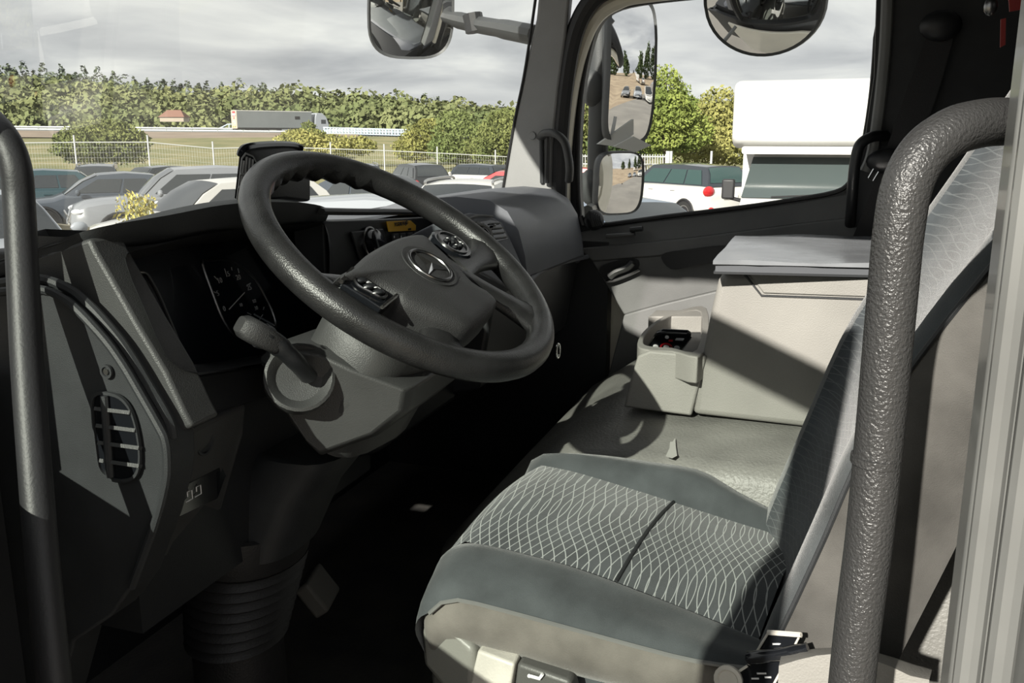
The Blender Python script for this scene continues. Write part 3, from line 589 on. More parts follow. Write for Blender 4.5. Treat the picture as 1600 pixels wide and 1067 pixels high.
cp_ = [(1134, 423), (1122, 438), (1110, 490), (1098, 552), (1089, 600), (1080, 648), (1250, 668), (1420, 694), (1420, 434)]
ztop = PX(1134, 424, CX).z
b = MB(); pol = [PX(*p, CX) for p in cp_]
for p in pol: p.z = max(H-.543, min(p.z, ztop))
b.prism(pol, (.46, 0, 0)); b.build('body', M['console_grey'], cn, bevel=.014)
MB().tube([PX(1164, 429, CX-.001), PX(1190, 462, CX-.001), PX(1280, 465, CX-.001), PX(1420, 470, CX-.001)], .0022, 6).build('lid_groove', M['dash_dark'], cn)
b = MB(); b.prism([PX(*p, CX-.004) for p in ((1170, 427), (1193, 458), (1280, 461), (1420, 466), (1420, 436))], (.01, 0, 0)); b.build('lid_front', M['console_grey'], cn, bevel=.002)
tr_ = [(1104, 556), (1015, 548), (996, 556), (986, 590), (975, 636), (1080, 650)]
zt = PX(1010, 548, CX).z
b = MB(); b.prism([Vector((p.x, p.y, min(max(p.z, H-.543), zt-.045))) for p in [PX(*p, CX+.002) for p in tr_]], (.42, .01, 0)); b.build('tray', M['console_grey'], cn, bevel=.003)
b = MB(); b.prism([Vector((p.x, p.y, max(p.z, H-.543))) for p in [PX(*p, CX-.006) for p in tr_]], (.014, .0, 0)); b.build('tray_front', M['console_grey'], cn, bevel=.005)
orim = smooth([PX(1100, 553, CX), PX(1050, 550, CX), PX(1014, 548, CX)]+[PZ(*p, zt) for p in ((996, 541), (1004, 520), (1030, 499), (1060, 486), (1104, 482))], 4, True)
c1 = sum(orim, Vector())/len(orim); irim = [c1+(p-c1)*.82 for p in orim]
b = MB(); b.ring([p+Vector((0, 0, -.052)) for p in orim], [p+Vector((0, 0, -.052)) for p in irim], (0, 0, .054)); b.build('tray_rim', M['console_grey'], cn, bevel=.003)
MB().prism([p+Vector((0, 0, -.046)) for p in irim], (0, 0, .006)).build('tray_well', M['dash_dark'], cn)
MB().prism([PZ(*p, zt-.04) for p in ((1012, 520), (1100, 520), (1100, 510), (1024, 509))], (0, 0, .04)).build('tray_divider', M['console_grey'], cn, bevel=.003)
# remote control in the tray
ro = PZ(1043, 533, zt-.004); rx = (PZ(1072, 541, zt+.026)-PZ(1016, 538, zt+.026)).normalized(); ry = (PZ(1056, 518, zt+.05)-PZ(1040, 542, zt+.012)).normalized(); rz = rx.cross(ry)
rm = thing('remote_control', ro-rz*.01, 'black remote control with white and red buttons in the console tray', 'remote control')
def rp(u, v, h=0): return ro+rx*u+ry*v+rz*h
hw, hl = .036, .046
b = MB(); b.prism([rp(-hw, -hl), rp(hw, -hl), rp(hw, hl*.8), rp(hw*.7, hl), rp(-hw*.7, hl), rp(-hw, hl*.8)], rz*.014); b.build('case', M['gloss_black'], rm, bevel=.004)
for s in (-1, 1): MB().tube([rp(s*hw, -hl, .013), rp(s*hw, hl*.8, .013)], .0018, 6).build('edge_strip', M['chrome'], rm)
MB().lathe(rp(0, -.004, .014), rz, [(.013, 0), (.013, .002), (.010, .002), (.010, 0)], 20).build('ring', M['red_mark'], rm)
for u, v, r in ((0, -.004, .006), (-.022, -.004, .006), (.022, -.004, .006), (-.010, -.028, .005), (.012, -.026, .005), (0, -.039, .005), (-.012, .032, .004)): MB().disc(rp(u, v, .0142), rz, r, .002, 14).build('button', M['white_mark'], rm)
MB().box(rp(.016, .026, .0148), (.016, .006, .002), Matrix((rx, ry, rz)).transposed()).build('display', M['grey_mark'], rm)
MB().box(rp(0, .02, .0148), (.008, .004, .002), Matrix((rx, ry, rz)).transposed()).build('logo_mark', M['red_mark'], rm)
# folder lying on the console
zf = ztop+.030
fo = thing('vinyl_folder', PX(1260, 424, CX+.2)+Vector((0, 0, 0)), 'shiny grey vinyl folder with black edges lying on the console', 'folder')
cor = [PZ(1116, 405, zf), PZ(1405, 411, zf), PZ(1398, 367, zf), PZ(1150, 366, zf)]
def fol(z0, t, g, m, nm, amp=.0):
    rows = []
    cc = sum(cor, Vector())/4
    for j in range(7):
        row = []
        for i in range(13):
            u, v = i/12, j/6; p = cor[0].lerp(cor[1], u).lerp(cor[3].lerp(cor[2], u), v); p = cc+(p-cc)*g
            row.append(Vector((p.x+rnd.uniform(-1, 1)*amp, p.y, z0+t+amp*1.2*math.sin(u*9+v*4)*math.sin(v*7+1))))
        rows.append(row)
    bt = [[Vector((p.x, p.y, z0)) for p in r] for r in rows]
    b = MB(); b.grid(rows); b.grid(bt)
    n = 13
    edge = [(0, i) for i in range(12)]+[(j, 12) for j in range(6)]+[(6, 12-i) for i in range(12)]+[(6-j, 0) for j in range(6)]
    tp_ = [rows[j][i] for j, i in edge]; bo = [bt[j][i] for j, i in edge]
    b.grid([tp_, bo], close_u=True); b.build(nm, m, fo, sharp=50)
fol(ztop+.003, .004, 1.0, M['folder_edge'], 'back_cover'); fol(ztop+.007, .013, .985, mat('folder_pages', (.10, .105, .115), .35), 'pages'); fol(ztop+.021, .007, 1.01, M['folder_vinyl'], 'front_cover', .0018)

# ------------------------------------------------------------------ driver seat
def fabric(name, base, line=None, rib=0):
    m = bpy.data.materials.new(name); MATS[name] = m; m.use_nodes = True
    nt = m.node_tree; N = nt.nodes; L = nt.links; b = N['Principled BSDF']
    b.inputs['Roughness'].default_value = .95; b.inputs['Specular IOR Level'].default_value = .15
    b.inputs['Sheen Weight'].default_value = .25; b.inputs['Sheen Roughness'].default_value = .4
    tc = N.new('ShaderNodeTexCoord')
    n = N.new('ShaderNodeTexNoise'); n.inputs['Scale'].default_value = 14; n.inputs['Detail'].default_value = 6; L.new(tc.outputs['Object'], n.inputs['Vector'])
    r = N.new('ShaderNodeValToRGB'); L.new(n.outputs[0], r.inputs[0])
    r.color_ramp.elements[0].color = (*[c*.72 for c in base], 1); r.color_ramp.elements[1].color = (*[c*1.3 for c in base], 1); r.color_ramp.elements[0].position = .3; r.color_ramp.elements[1].position = .7
    last = r.outputs[0]
    fine = N.new('ShaderNodeTexNoise'); fine.inputs['Scale'].default_value = 900; L.new(tc.outputs['Object'], fine.inputs['Vector'])
    bp = N.new('ShaderNodeBump'); bp.inputs['Strength'].default_value = .5; bp.inputs['Distance'].default_value = .0015; L.new(fine.outputs[0], bp.inputs['Height'])
    L.new(bp.outputs[0], b.inputs['Normal'])
    if line:
        uv = N.new('ShaderNodeUVMap'); sp = N.new('ShaderNodeSeparateXYZ'); L.new(uv.outputs[0], sp.inputs[0])
        def mth(op, a, c=None):
            q = N.new('ShaderNodeMath'); q.operation = op
            for i, v in enumerate((a, c)):
                if v is None: continue
                if isinstance(v, (int, float)): q.inputs[i].default_value = v
                else: L.new(v, q.inputs[i])
            return q.outputs[0]
        u, v = sp.outputs['X'], sp.outputs['Y']
        wob = mth('MULTIPLY', mth('SINE', mth('ADD', mth('MULTIPLY', v, 17.0), mth('MULTIPLY', u, 9.0))), 1.25)
        sk = mth('MULTIPLY', v, 7.0)
        jit = mth('MULTIPLY', mth('SINE', mth('MULTIPLY', u, 23.0)), .35)
        masks = []
        for sg in (1, -1):
            t = mth('ADD', mth('ADD', mth('MULTIPLY', u, 76.0), jit), mth('MULTIPLY', mth('ADD', wob, sk), sg))
            d = mth('ABSOLUTE', mth('SUBTRACT', mth('FRACT', t), .5))
            masks.append(mth('LESS_THAN', d, .05))
        mk = mth('MAXIMUM', masks[0], masks[1])
        mx = N.new('ShaderNodeMix'); mx.data_type = 'RGBA'; L.new(mk, mx.inputs[0]); L.new(last, mx.inputs[6]); mx.inputs[7].default_value = (*line, 1); last = mx.outputs[2]
    L.new(last, b.inputs['Base Color'])
    return m
fabric('seat_cloth', (.062, .069, .072)); fabric('seat_net', (.058, .066, .070), (.42, .44, .43)); fabric('back_net', (.060, .068, .074), (.10, .11, .115)); fabric('side_cloth', (.150, .140, .125)); fabric('mesh_cloth', (.085, .082, .076))
def uvobj(o, rows, nu):
    """lay metres along and across the rows into the UV map"""
    me = o.data; uvl = me.uv_layers.new(name='UVMap'); base = parent_world(o)
    for lp in me.loops:
        c = me.vertices[lp.vertex_index].co; uvl.data[lp.index].uv = ((c.y, c.x) if nu == 0 else (c.z, c.x))
ds_ = thing('driver_seat', (1.19, .15, ZF), 'dark grey cloth driver seat with wavy white line pattern', 'seat')
def rs(pts, X, n=18):
    """row of the cushion from pixel points at a given X, resampled"""
    c = smooth([PX(x, y, X) for x, y in pts], 8)
    L_ = [0]
    for i in range(1, len(c)): L_.append(L_[-1]+(c[i]-c[i-1]).length)
    out = []
    for k in range(n):
        t = L_[-1]*k/(n-1); i = max(j for j in range(len(L_)) if L_[j] <= t+1e-9); i = min(i, len(c)-2)
        out.append(c[i].lerp(c[i+1], (t-L_[i])/max(L_[i+1]-L_[i], 1e-9)))
    return out
def front(row, d=.03, drop=.13):
    p = row[0]; return [p+Vector((0, d*.55, -drop)), p+Vector((0, d*1.0, -drop*.7)), p+Vector((0, d, -drop*.38)), p+Vector((0, d*.62, -drop*.12))]+row
Nl = rs([(727, 846), (800, 862), (900, 888), (1000, 924), (1100, 963), (1185, 1000)], 1.04)
Fl = rs([(846, 727), (900, 738), (1000, 768), (1100, 800), (1170, 822), (1250, 846)], 1.375)
pipe = rs([(672, 958), (692, 941), (722, 938), (800, 957), (900, 984), (1000, 1011), (1090, 1033), (1190, 1046)], .945)
crest = rs([(690, 878), (716, 858), (790, 876), (880, 902), (980, 940), (1080, 982), (1190, 1018)], 1.0)
fcrest = rs([(852, 715), (885, 708), (950, 712), (1020, 722), (1095, 735), (1160, 772), (1252, 818)], 1.425)
fout = [p+Vector((.035, .0, -.03)) for p in fcrest]
ins = []
for k in range(9):
    t = k/8; ins.append([a.lerp(c, t)+Vector((0, 0, .012*math.sin(math.pi*t)*(.55+.45*abs(math.cos(math.pi*(i/17-.47)*2.1))))) for i, (a, c) in enumerate(zip(Nl, Fl))])
fi = [front(r, .035, .12) for r in ins]
o = MB().grid(fi).build('cushion_centre', M['seat_net'], ds_, sharp=80); uvobj(o, fi, 0)
nb = [pipe, [p.lerp(q, .45)+Vector((-.012, 0, .012)) for p, q in zip(pipe, crest)], crest, [p.lerp(q, .55)+Vector((0, 0, .010)) for p, q in zip(crest, Nl)], Nl]
MB().grid([front(r, .035, .12) if i > 2 else front(r, .022, .05*(1+i)) for i, r in enumerate(nb)]).build('near_bolster', M['seat_cloth'], ds_, sharp=80, subsurf=1)
fb = [Fl, [p.lerp(q, .5)+Vector((0, 0, .014)) for p, q in zip(Fl, fcrest)], fcrest, fout, [p+Vector((.01, 0, -.09)) for p in fout]]
MB().grid([front(r, .035, .12) for r in fb]).build('far_bolster', M['seat_cloth'], ds_, sharp=80)
sb = [[p+Vector((.006, 0, 0)) for p in pipe], [p+Vector((-.004, 0, -.02)) for p in pipe], [p+Vector((.0, 0, -.045)) for p in pipe], [p+Vector((.014, 0, -.075)) for p in pipe], [p+Vector((.05, 0, -.09)) for p in pipe]]
for r in sb[1:4]:
    for i, p in enumerate(r): p.x += .0035*math.sin(i*2.1)*math.sin(i*.9)
MB().grid([[r[0]+Vector((.08, .030, 0)), r[0]+Vector((.03, .024, 0)), r[0]+Vector((.006, .010, 0))]+r for r in sb]).build('side_valance', M['side_cloth'], ds_, sharp=80, subsurf=1)
MB().tube([p+Vector((-.002, 0, .001)) for p in pipe], .0028, 6).build('piping', M['jamb_grey'], ds_)
MB().tube(smooth([ins[k][9]+Vector((0, 0, .001)) for k in range(9)], 3), .0026, 6).build('seam', M['dash_dark'], ds_)
MB().box((1.20, .16, H-.72), (.44, .50, .14)).build('cushion_base', M['seat_cloth'], ds_, bevel=.02)
# backrest
LV = [(-.66, .05), (-.58, .035), (-.50, .010), (-.42, -.015), (-.34, -.038), (-.26, -.066), (-.18, -.108), (-.10, -.155), (0, -.208), (.10, -.262), (.22, -.325)]
def brow(j):
    z, y = LV[j]; t = j/(len(LV)-1); wf = 1.46-.02*t
    def q(X, dy, dz=0): return Vector((X, y+dy, H+z+dz))
    return [q(wf-.02, -.10), q(wf, -.05), q(wf-.008, -.005), q(wf-.035, .020), q(wf-.075, .012), q(1.36, -.004), q(1.30, -.020), q(1.20, -.030), q(1.11, -.028), q(1.055, -.022), q(1.035, -.010), q(1.0, .002), q(.972, .0), q(.955, -.012), q(.942, -.045), q(.945, -.10), q(.965, -.14)]
BR = [brow(j) for j in range(len(LV))]
def cols(a, c): return [[r[i] for i in range(a, c+1)] for r in BR]
o = MB().grid(cols(4, 9)).build('backrest_centre', M['back_net'], ds_, sharp=80, subsurf=1); uvobj(o, BR, 1)
MB().grid(cols(0, 4)).build('backrest_far_bolster', M['seat_cloth'], ds_, sharp=80, subsurf=1)
MB().grid(cols(9, 13)).build('backrest_near_bolster', M['seat_cloth'], ds_, sharp=80, subsurf=1)
MB().grid(cols(13, 16)).build('backrest_side', M['mesh_cloth'], ds_, sharp=80, subsurf=1)
MB().tube(smooth([r[13]+Vector((-.001, 0, 0)) for r in BR], 3), .003, 6).build('piping', M['dash_dark'], ds_)
MB().grid([[r[16], r[16].lerp(r[0], .33)+Vector((0, -.03, 0)), r[16].lerp(r[0], .66)+Vector((0, -.03, 0)), r[0]] for r in BR]).build('backrest_shell', M['dash_dark'], ds_)
# seat hardware
mat('seat_plastic', (.20, .20, .18), .42, bump=.15, bscale=500); mat('seat_plastic_dark', (.085, .085, .08), .45, bump=.15, bscale=500); mat('lever_pale', (.52, .50, .45), .45, bump=.2, bscale=300, var=.1, vscale=20)
cpx = V3([(657, 985, .965), (664, 968, .96), (700, 990, .945), (742, 1014, .94), (741, 1080, .94), (690, 1078, .945), (660, 1040, .96)])
b = MB(); b.prism(cpx, (.10, 0, 0)); b.build('corner_cover', M['seat_plastic'], ds_, bevel=.010)
b = MB(); b.prism(V3([(746, 1016, .942), (804, 1038, .935), (796, 1085, .935), (730, 1085, .942)]), (.03, 0, 0)); lv_ = b.build('slide_lever', M['lever_pale'], ds_, bevel=.004)
b = MB(); b.prism(V3([(808, 1036, .940), (890, 1064, .935), (900, 1100, .935), (800, 1100, .940)]), (.03, 0, 0)); l2 = b.build('tilt_lever', M['seat_plastic_dark'], ds_, bevel=.005)
q = [PX(x, y, .9335) for x, y in ((829, 1056), (843, 1060), (848, 1053))]; MB().tube(q, .0022, 5).build('seat_icon', M['white_mark'], l2); MB().ball(PX(827, 1056, .9335), .0026, 8, 6).build('seat_icon', M['white_mark'], l2)
MB().box((1.20, .15, H-.86), (.40, .48, .16)).build('pedestal', M['black_plastic'], ds_, bevel=.01)
b = MB(); b.prism(V3([(672, 1050, .98), (690, 1040, .97), (760, 1070, .96), (900, 1110, .96), (1000, 1200, .96), (680, 1200, .98)]), (.30, 0, 0)); b.build('base_cover', M['seat_plastic_dark'], ds_, bevel=.008)
# care tag with white edging and black strap at the rear corner of the cushion
tg = [(1200, 988, .925), (1252, 992, .91), (1222, 1045, .905), (1196, 1090, .905), (1120, 1090, .915), (1168, 1040, .92)]
b = MB(); b.prism(V3(tg), (.002, 0, .001)); tgo = b.build('care_tag', M['gloss_black'], ds_)
for a, c, r in (((1200, 988, .923), (1252, 992, .908), .003), ((1200, 989, .923), (1170, 1038, .917), .0014), ((1248, 996, .908), (1222, 1045, .902), .0012), ((1222, 1045, .902), (1200, 1085, .902), .0014), ((1168, 1040, .917), (1125, 1068, .912), .0016)):
    MB().tube(V3([a, c]), r, 6).build('tag_edging', M['lever_pale'], tgo)
for x, y, X, w in ((1216, 1006, .9155, .012), (1190, 1052, .911, .010), (1180, 1060, .911, .008), (1212, 1030, .909, .008), (1200, 1058, .908, .007)): MB().box(PX(x, y, X), (.001, w, .0016), Euler((R(-12), 0, 0)).to_matrix()).build('tag_print', M['grey_mark'], tgo)
MB().tube(smooth(V3([(1168, 1028, .905), (1185, 1026, .902), (1220, 1022, .90), (1262, 1012, .90)]), 4), [.006]+[.0085]*10+[.007]*2, 10, flat=.8).build('recline_handle', M['gloss_black'], ds_)
cc_ = PX(1138, 1062, .91); MB().lathe(cc_, (-1, .2, .2), [(.016, -.002), (.016, .002), (.012, .003), (.010, .001), (0, .001)], 18).build('bolt_cover', M['lever_pale'], ds_)
# rounded grey trim at the seat's rear foot
b = MB(); rows = []
for k in range(9):
    t = k/8; X = .80+.0*t
    px = 1215+t*235
    rows.append([PX(px, 1075+40*t, .86), PX(px+2, 1040-28*math.sin(math.pi*min(1, t*1.1))+22*t, .86), PX(px+6, 1022-20*math.sin(math.pi*min(1, t*1.05))+25*t, .90), PX(px+6, 1020-20*math.sin(math.pi*min(1, t*1.05))+25*t, .99)])
b.grid(rows); b.build('rear_foot_cover', M['console_grey'], ds_, sharp=70)

# seat belt buckle on its stalk, beyond the far bolster
bu = thing('seat_belt_buckle', PX(1215, 800, 1.50), 'grey seat belt buckle with red release edge beside the driver seat', 'buckle')
b = MB(); b.prism(V3([(1188, 779, 1.49), (1222, 768, 1.49), (1232, 796, 1.49), (1210, 800, 1.49)]), (.03, 0, 0)); b.build('case', mat('buckle_grey', (.24, .24, .23), .4), bu, bevel=.004)
MB().tube(V3([(1189, 778, 1.489), (1221, 768, 1.489)]), .003, 6).build('release_button', M['red_mark'], bu)
MB().tube(V3([(1228, 800, 1.50), (1245, 783, 1.50), (1262, 765, 1.50)]), .006, 8).build('stalk', M['gloss_black'], bu)
MB().tube(V3([(1234, 804, 1.495), (1243, 796, 1.495), (1254, 788, 1.495)]), .004, 8).build('wire', M['lever_pale'], bu)

# ------------------------------------------------------------------ grab bars
gb = thing('grab_bar', PX(1320, 1120, .66), 'thick grained grey grab bar curving up to the door jamb', 'grab bar')
pth = smooth([PX(1640, 188, .78), PX(1590, 190, .745), PX(1540, 192, .71), PX(1490, 205, .685), PX(1445, 238, .67), PX(1417, 290, .662), PX(1404, 360, .66), PX(1396, 440, .66), PX(1385, 560, .66), PX(1374, 680, .66), PX(1358, 840, .655), PX(1340, 980, .65), PX(1322, 1150, .645)], 6)
gm = MB().tube(pth, .0166, 20).build('bar', M['bar_black'], gb, sharp=80)
k = 58
MB().tube([PX(1369, 712, .658), PX(1367.5, 724, .658)], .0172, 20).build('grip_joint', M['bar_black'], gb)
MB().disc(PX(1640, 188, .78), (1, 0, 0), .03, .01).build('mount', M['bar_smooth'], gb)
lb = thing('grab_bar', PX(85, 1120, .60), 'smooth black grab bar at the left edge before the dashboard', 'grab bar')
pth = smooth([PX(-70, 150, .80), PX(-30, 178, .77), PX(5, 215, .75), PX(24, 260, .745), PX(30, 320, .74), PX(35, 420, .72), PX(42, 560, .69), PX(52, 700, .66), (PX(64, 850, .63)), PX(78, 1000, .60), PX(92, 1130, .58)], 6)
MB().tube(pth, .0160, 18).build('bar', M['bar_smooth'], lb, sharp=80)
MB().disc(PX(-70, 150, .80), (1, .2, 0), .028, .02).build('mount', M['bar_smooth'], lb)
ph_ = thing('grab_bar', PX(870, 300, 2.33), 'short black grab handle on the passenger windscreen pillar', 'grab bar')
MB().tube(smooth(V3([(846, 214, 2.36), (852, 208, 2.31), (868, 209, 2.29), (882, 222, 2.285), (888, 245, 2.285), (890, 264, 2.285), (889, 282, 2.30)]), 6), .014, 12, flat=.7).build('grip', M['dash_grey'], ph_, sharp=80)
MB().tube(V3([(856, 212, 2.34), (854, 286, 2.345)]), .007, 8).build('pillar_strip', M['black_plastic'], ph_)
MB().tube(V3([(846, 216, 2.355), (847, 286, 2.355)]), .006, 8).build('pillar_strip', M['dash_dark'], ph_)
rh = thing('grab_bar', PX(1340, 340, 2.36), 'black grab handle on the rear edge of the passenger window', 'grab bar')
MB().tube(smooth(V3([(1384, 212, 2.38), (1362, 214, 2.34), (1344, 226, 2.33), (1337, 250, 2.33), (1333, 285, 2.33), (1330, 330, 2.35), (1328, 350, 2.38)]), 6), .013, 12).build('grip', M['black_plastic'], rh, sharp=80)

# ------------------------------------------------------------------ passenger seat belt
sbp = thing('passenger_seat_belt', PX(1340, 400, 2.35), 'black seat belt strap hanging on the passenger door post', 'seat belt')
a = V3([(1452, 45, 2.36), (1424, 120, 2.355), (1396, 200, 2.35), (1372, 270, 2.345), (1345, 340, 2.345), (1322, 395, 2.35)]); c = V3([(1492, 50, 2.36), (1470, 130, 2.355), (1440, 215, 2.35), (1410, 280, 2.345), (1378, 345, 2.345), (1350, 400, 2.35)])
b = MB(); b.grid([smooth(a, 4), smooth(c, 4), [p+Vector((.003, 0, 0)) for p in smooth(c, 4)], [p+Vector((.003, 0, 0)) for p in smooth(a, 4)]], close_v=True); b.build('webbing', M['belt_black'], sbp)
MB().ball(PX(1470, 40, 2.35), (.02, .045, .035), 12, 8).build('guide_loop', M['black_plastic'], sbp)
MB().ball(PX(1388, 252, 2.33), (.015, .05, .03), 12, 8).build('slider', M['black_plastic'], sbp)
tq = V3([(1357, 278, 2.325), (1366, 262, 2.325), (1373, 268, 2.325), (1364, 283, 2.325)]); MB().tube(tq+[tq[0]], .0022, 6).build('tongue', M['chrome'], sbp)
MB().tube(V3([(1366, 262, 2.33), (1384, 250, 2.33)]), .008, 8).build('tongue_cover', M['black_plastic'], sbp)
# red pull strap on the rear wall
rs_ = thing('red_strap', PX(1566, 76, 1.62), 'small red strap hanging above the driver seat backrest', 'strap')
b = MB(); b.prism(V3([(1564, 30, 1.60), (1572, 28, 1.60), (1571, 70, 1.60), (1563, 74, 1.60)]), (.004, 0, 0)); b.build('tail', mat('strap_red', (.30, .03, .025), .6), rs_)
b = MB(); b.prism(V3([(1575, -20, 1.60), (1600, -20, 1.60), (1600, 14, 1.60), (1578, 18, 1.60)]), (.006, 0, 0)); b.build('band', M['strap_red'], rs_)
MB().ball(PX(1548, 10, 1.60), (.006, .010, .014), 10, 6).build('clip', M['dull_chrome'], rs_)
# ------------------------------------------------------------------ outside: ground, road, hills
def g0(D): return 0 if D < 15 else (-.0225*(D-17) if D > 19 else -.0225*(D-15)**2/8)
def gz(p):
    D = p.dot(FH); l = p.dot(CR); z = g0(min(D, 64))
    if D > 64: z += (min(D, 150)-64)/86*3.65*max(0, min(1, (40-l)/60)) if l > -20 else (min(D, 150)-64)/86*3.65
    if D < 0:
        d = -p.y
        if d > 34: z += min((d-34)*.075, 6)
    return z
def gp(px, D):
    p = PD(px, 300, D); p.z = 0; p.z = gz(p); return p
def field(name, D0, D1, nD, l0, l1, nl, m, label, cat, dz=0, kind='structure'):
    rows = []
    for j in range(nD+1):
        D = D0+(D1-D0)*j/nD; row = []
        for i in range(nl+1):
            p = FH*D+CR*(l0+(l1-l0)*i/nl); p.z = gz(p)+dz; row.append(p)
        rows.append(row)
    o = MB().grid(rows).build(name, m); return tag(o, label, cat, kind=kind)
mat('gravel', (.24, .18, .12), .95, col2=(.38, .30, .20), vscale=.35, bump=.5, bscale=6)
mat('lot', (.17, .16, .145), .95, col2=(.24, .225, .20), vscale=.5, bump=.5, bscale=8)
mat('grass', (.13, .14, .05), .95, col2=(.26, .225, .11), vscale=.22, bump=.6, bscale=3)
mat('brown_soil', (.24, .19, .145), .95, var=.12, vscale=.2)
mat('asphalt', (.11, .11, .11), .9)
field('ground', -4, 56, 30, -70, 70, 20, M['lot'], 'grey brown gravel car park under the parked cars', 'ground')
field('ground_rear', -110, -4, 40, -110, 110, 30, M['gravel'], 'brown gravel yard behind the truck seen in the mirror', 'ground')
field('grass_field', 56, 146, 30, -90, 90, 30, M['grass'], 'yellow green rough grass beyond the wire fence', 'grass')
b = MB(); rows = []
for j, (y, D) in enumerate(((214, 138), (206, 147), (203.5, 150))): rows.append([PD(px, y+px*.009, D) for px in range(-200, 561, 40)])
b.grid(rows); tag(b.build('embankment', M['brown_soil']), 'bare brown soil embankment below the motorway', 'embankment', kind='structure')
b = MB(); rows = [[PD(px, 203.5+px*.009-dy, D) for px in range(-200, 1001, 40)] for dy, D in ((0, 150), (1.0, 174))]; b.grid(rows); b.grid([rows[0], [p-Vector((0, 0, .9)) for p in rows[0]]]); tag(b.build('motorway', M['asphalt']), 'grey motorway carriageway on the embankment and bridge', 'road', kind='structure')
# crash barriers with posts
mat('galvanised', (.27, .285, .29), .5, metal=.3)
for k, (D, y0, lab) in enumerate(((151, 200, 'near steel crash barrier along the motorway edge'), (172, 196.5, 'far steel crash barrier beyond the motorway lanes'))):
    t = thing('crash_barrier', PD(100, y0+1, D)-Vector((0, 0, .8)), lab, 'crash barrier')
    pts = [PD(px, y0+px*.009, D) for px in range(-200, 641, 60)]
    b = MB(); b.grid([[p+Vector((0, 0, z))+FH*dx for p in pts] for z, dx in ((-.35, 0), (-.18, -.06), (0, 0), (.0, .05), (-.35, .05))], close_v=True); b.build('beam', M['galvanised'], t)
    for px in range(-180, 640, 40): q = PD(px, y0+px*.009, D); MB().box(q-Vector((0, 0, .45)), (.12, .12, .9)).build('post', M['galvanised'], t)
# bridge parapet with blue-white balusters
mat('pale_blue', (.50, .62, .68), .6); mat('concrete', (.30, .30, .29), .9, var=.1, vscale=.5)
br = thing('bridge_parapet', PD(570, 214, 149), 'pale blue railing along the motorway bridge', 'railing')
for y in (199.2, 203.5, 208): MB().tube([PD(px, y+(px-505)*.027, 149) for px in (505, 570, 640)], .09, 6).build('rail', M['pale_blue'], br)
for k in range(28): px = 507+k*4.8; MB().tube([PD(px, 199.2+(px-505)*.027, 149), PD(px, 208.5+(px-505)*.027, 149)], .10 if k % 2 else .16, 5).build('baluster', M['pale_blue'], br)
br2 = thing('bridge_parapet', PD(360, 204, 176), 'pale blue sloping railing left of the lorry', 'railing')
MB().tube([PD(340, 202, 176), PD(356, 194, 176), PD(388, 193.5, 176)], .10, 6).build('rail', M['pale_blue'], br2); MB().tube([PD(340, 204, 176), PD(388, 201, 176)], .08, 6).build('rail', M['pale_blue'], br2)
for px in (358, 367, 376, 385): MB().tube([PD(px, 194, 176), PD(px, 204, 176)], .09, 5).build('baluster', M['pale_blue'], br2)
b = MB(); b.prism([PD(*p, 150) for p in ((505, 209), (650, 213), (650, 217), (505, 213))], FH*22); tag(b.build('bridge_deck', M['concrete']), 'grey concrete bridge deck carrying the motorway', 'bridge', kind='structure')
b = MB(); b.prism([PD(*p, 160) for p in ((560, 212), (660, 212), (660, 240), (560, 240))], FH*4); tag(b.build('bridge_abutment', mat('underpass_shade', (.05, .05, .05), .9)), 'underpass wall darkened for the shade under the motorway bridge', 'bridge', kind='structure')  # shade of the gap under the bridge is put into this near-black colour

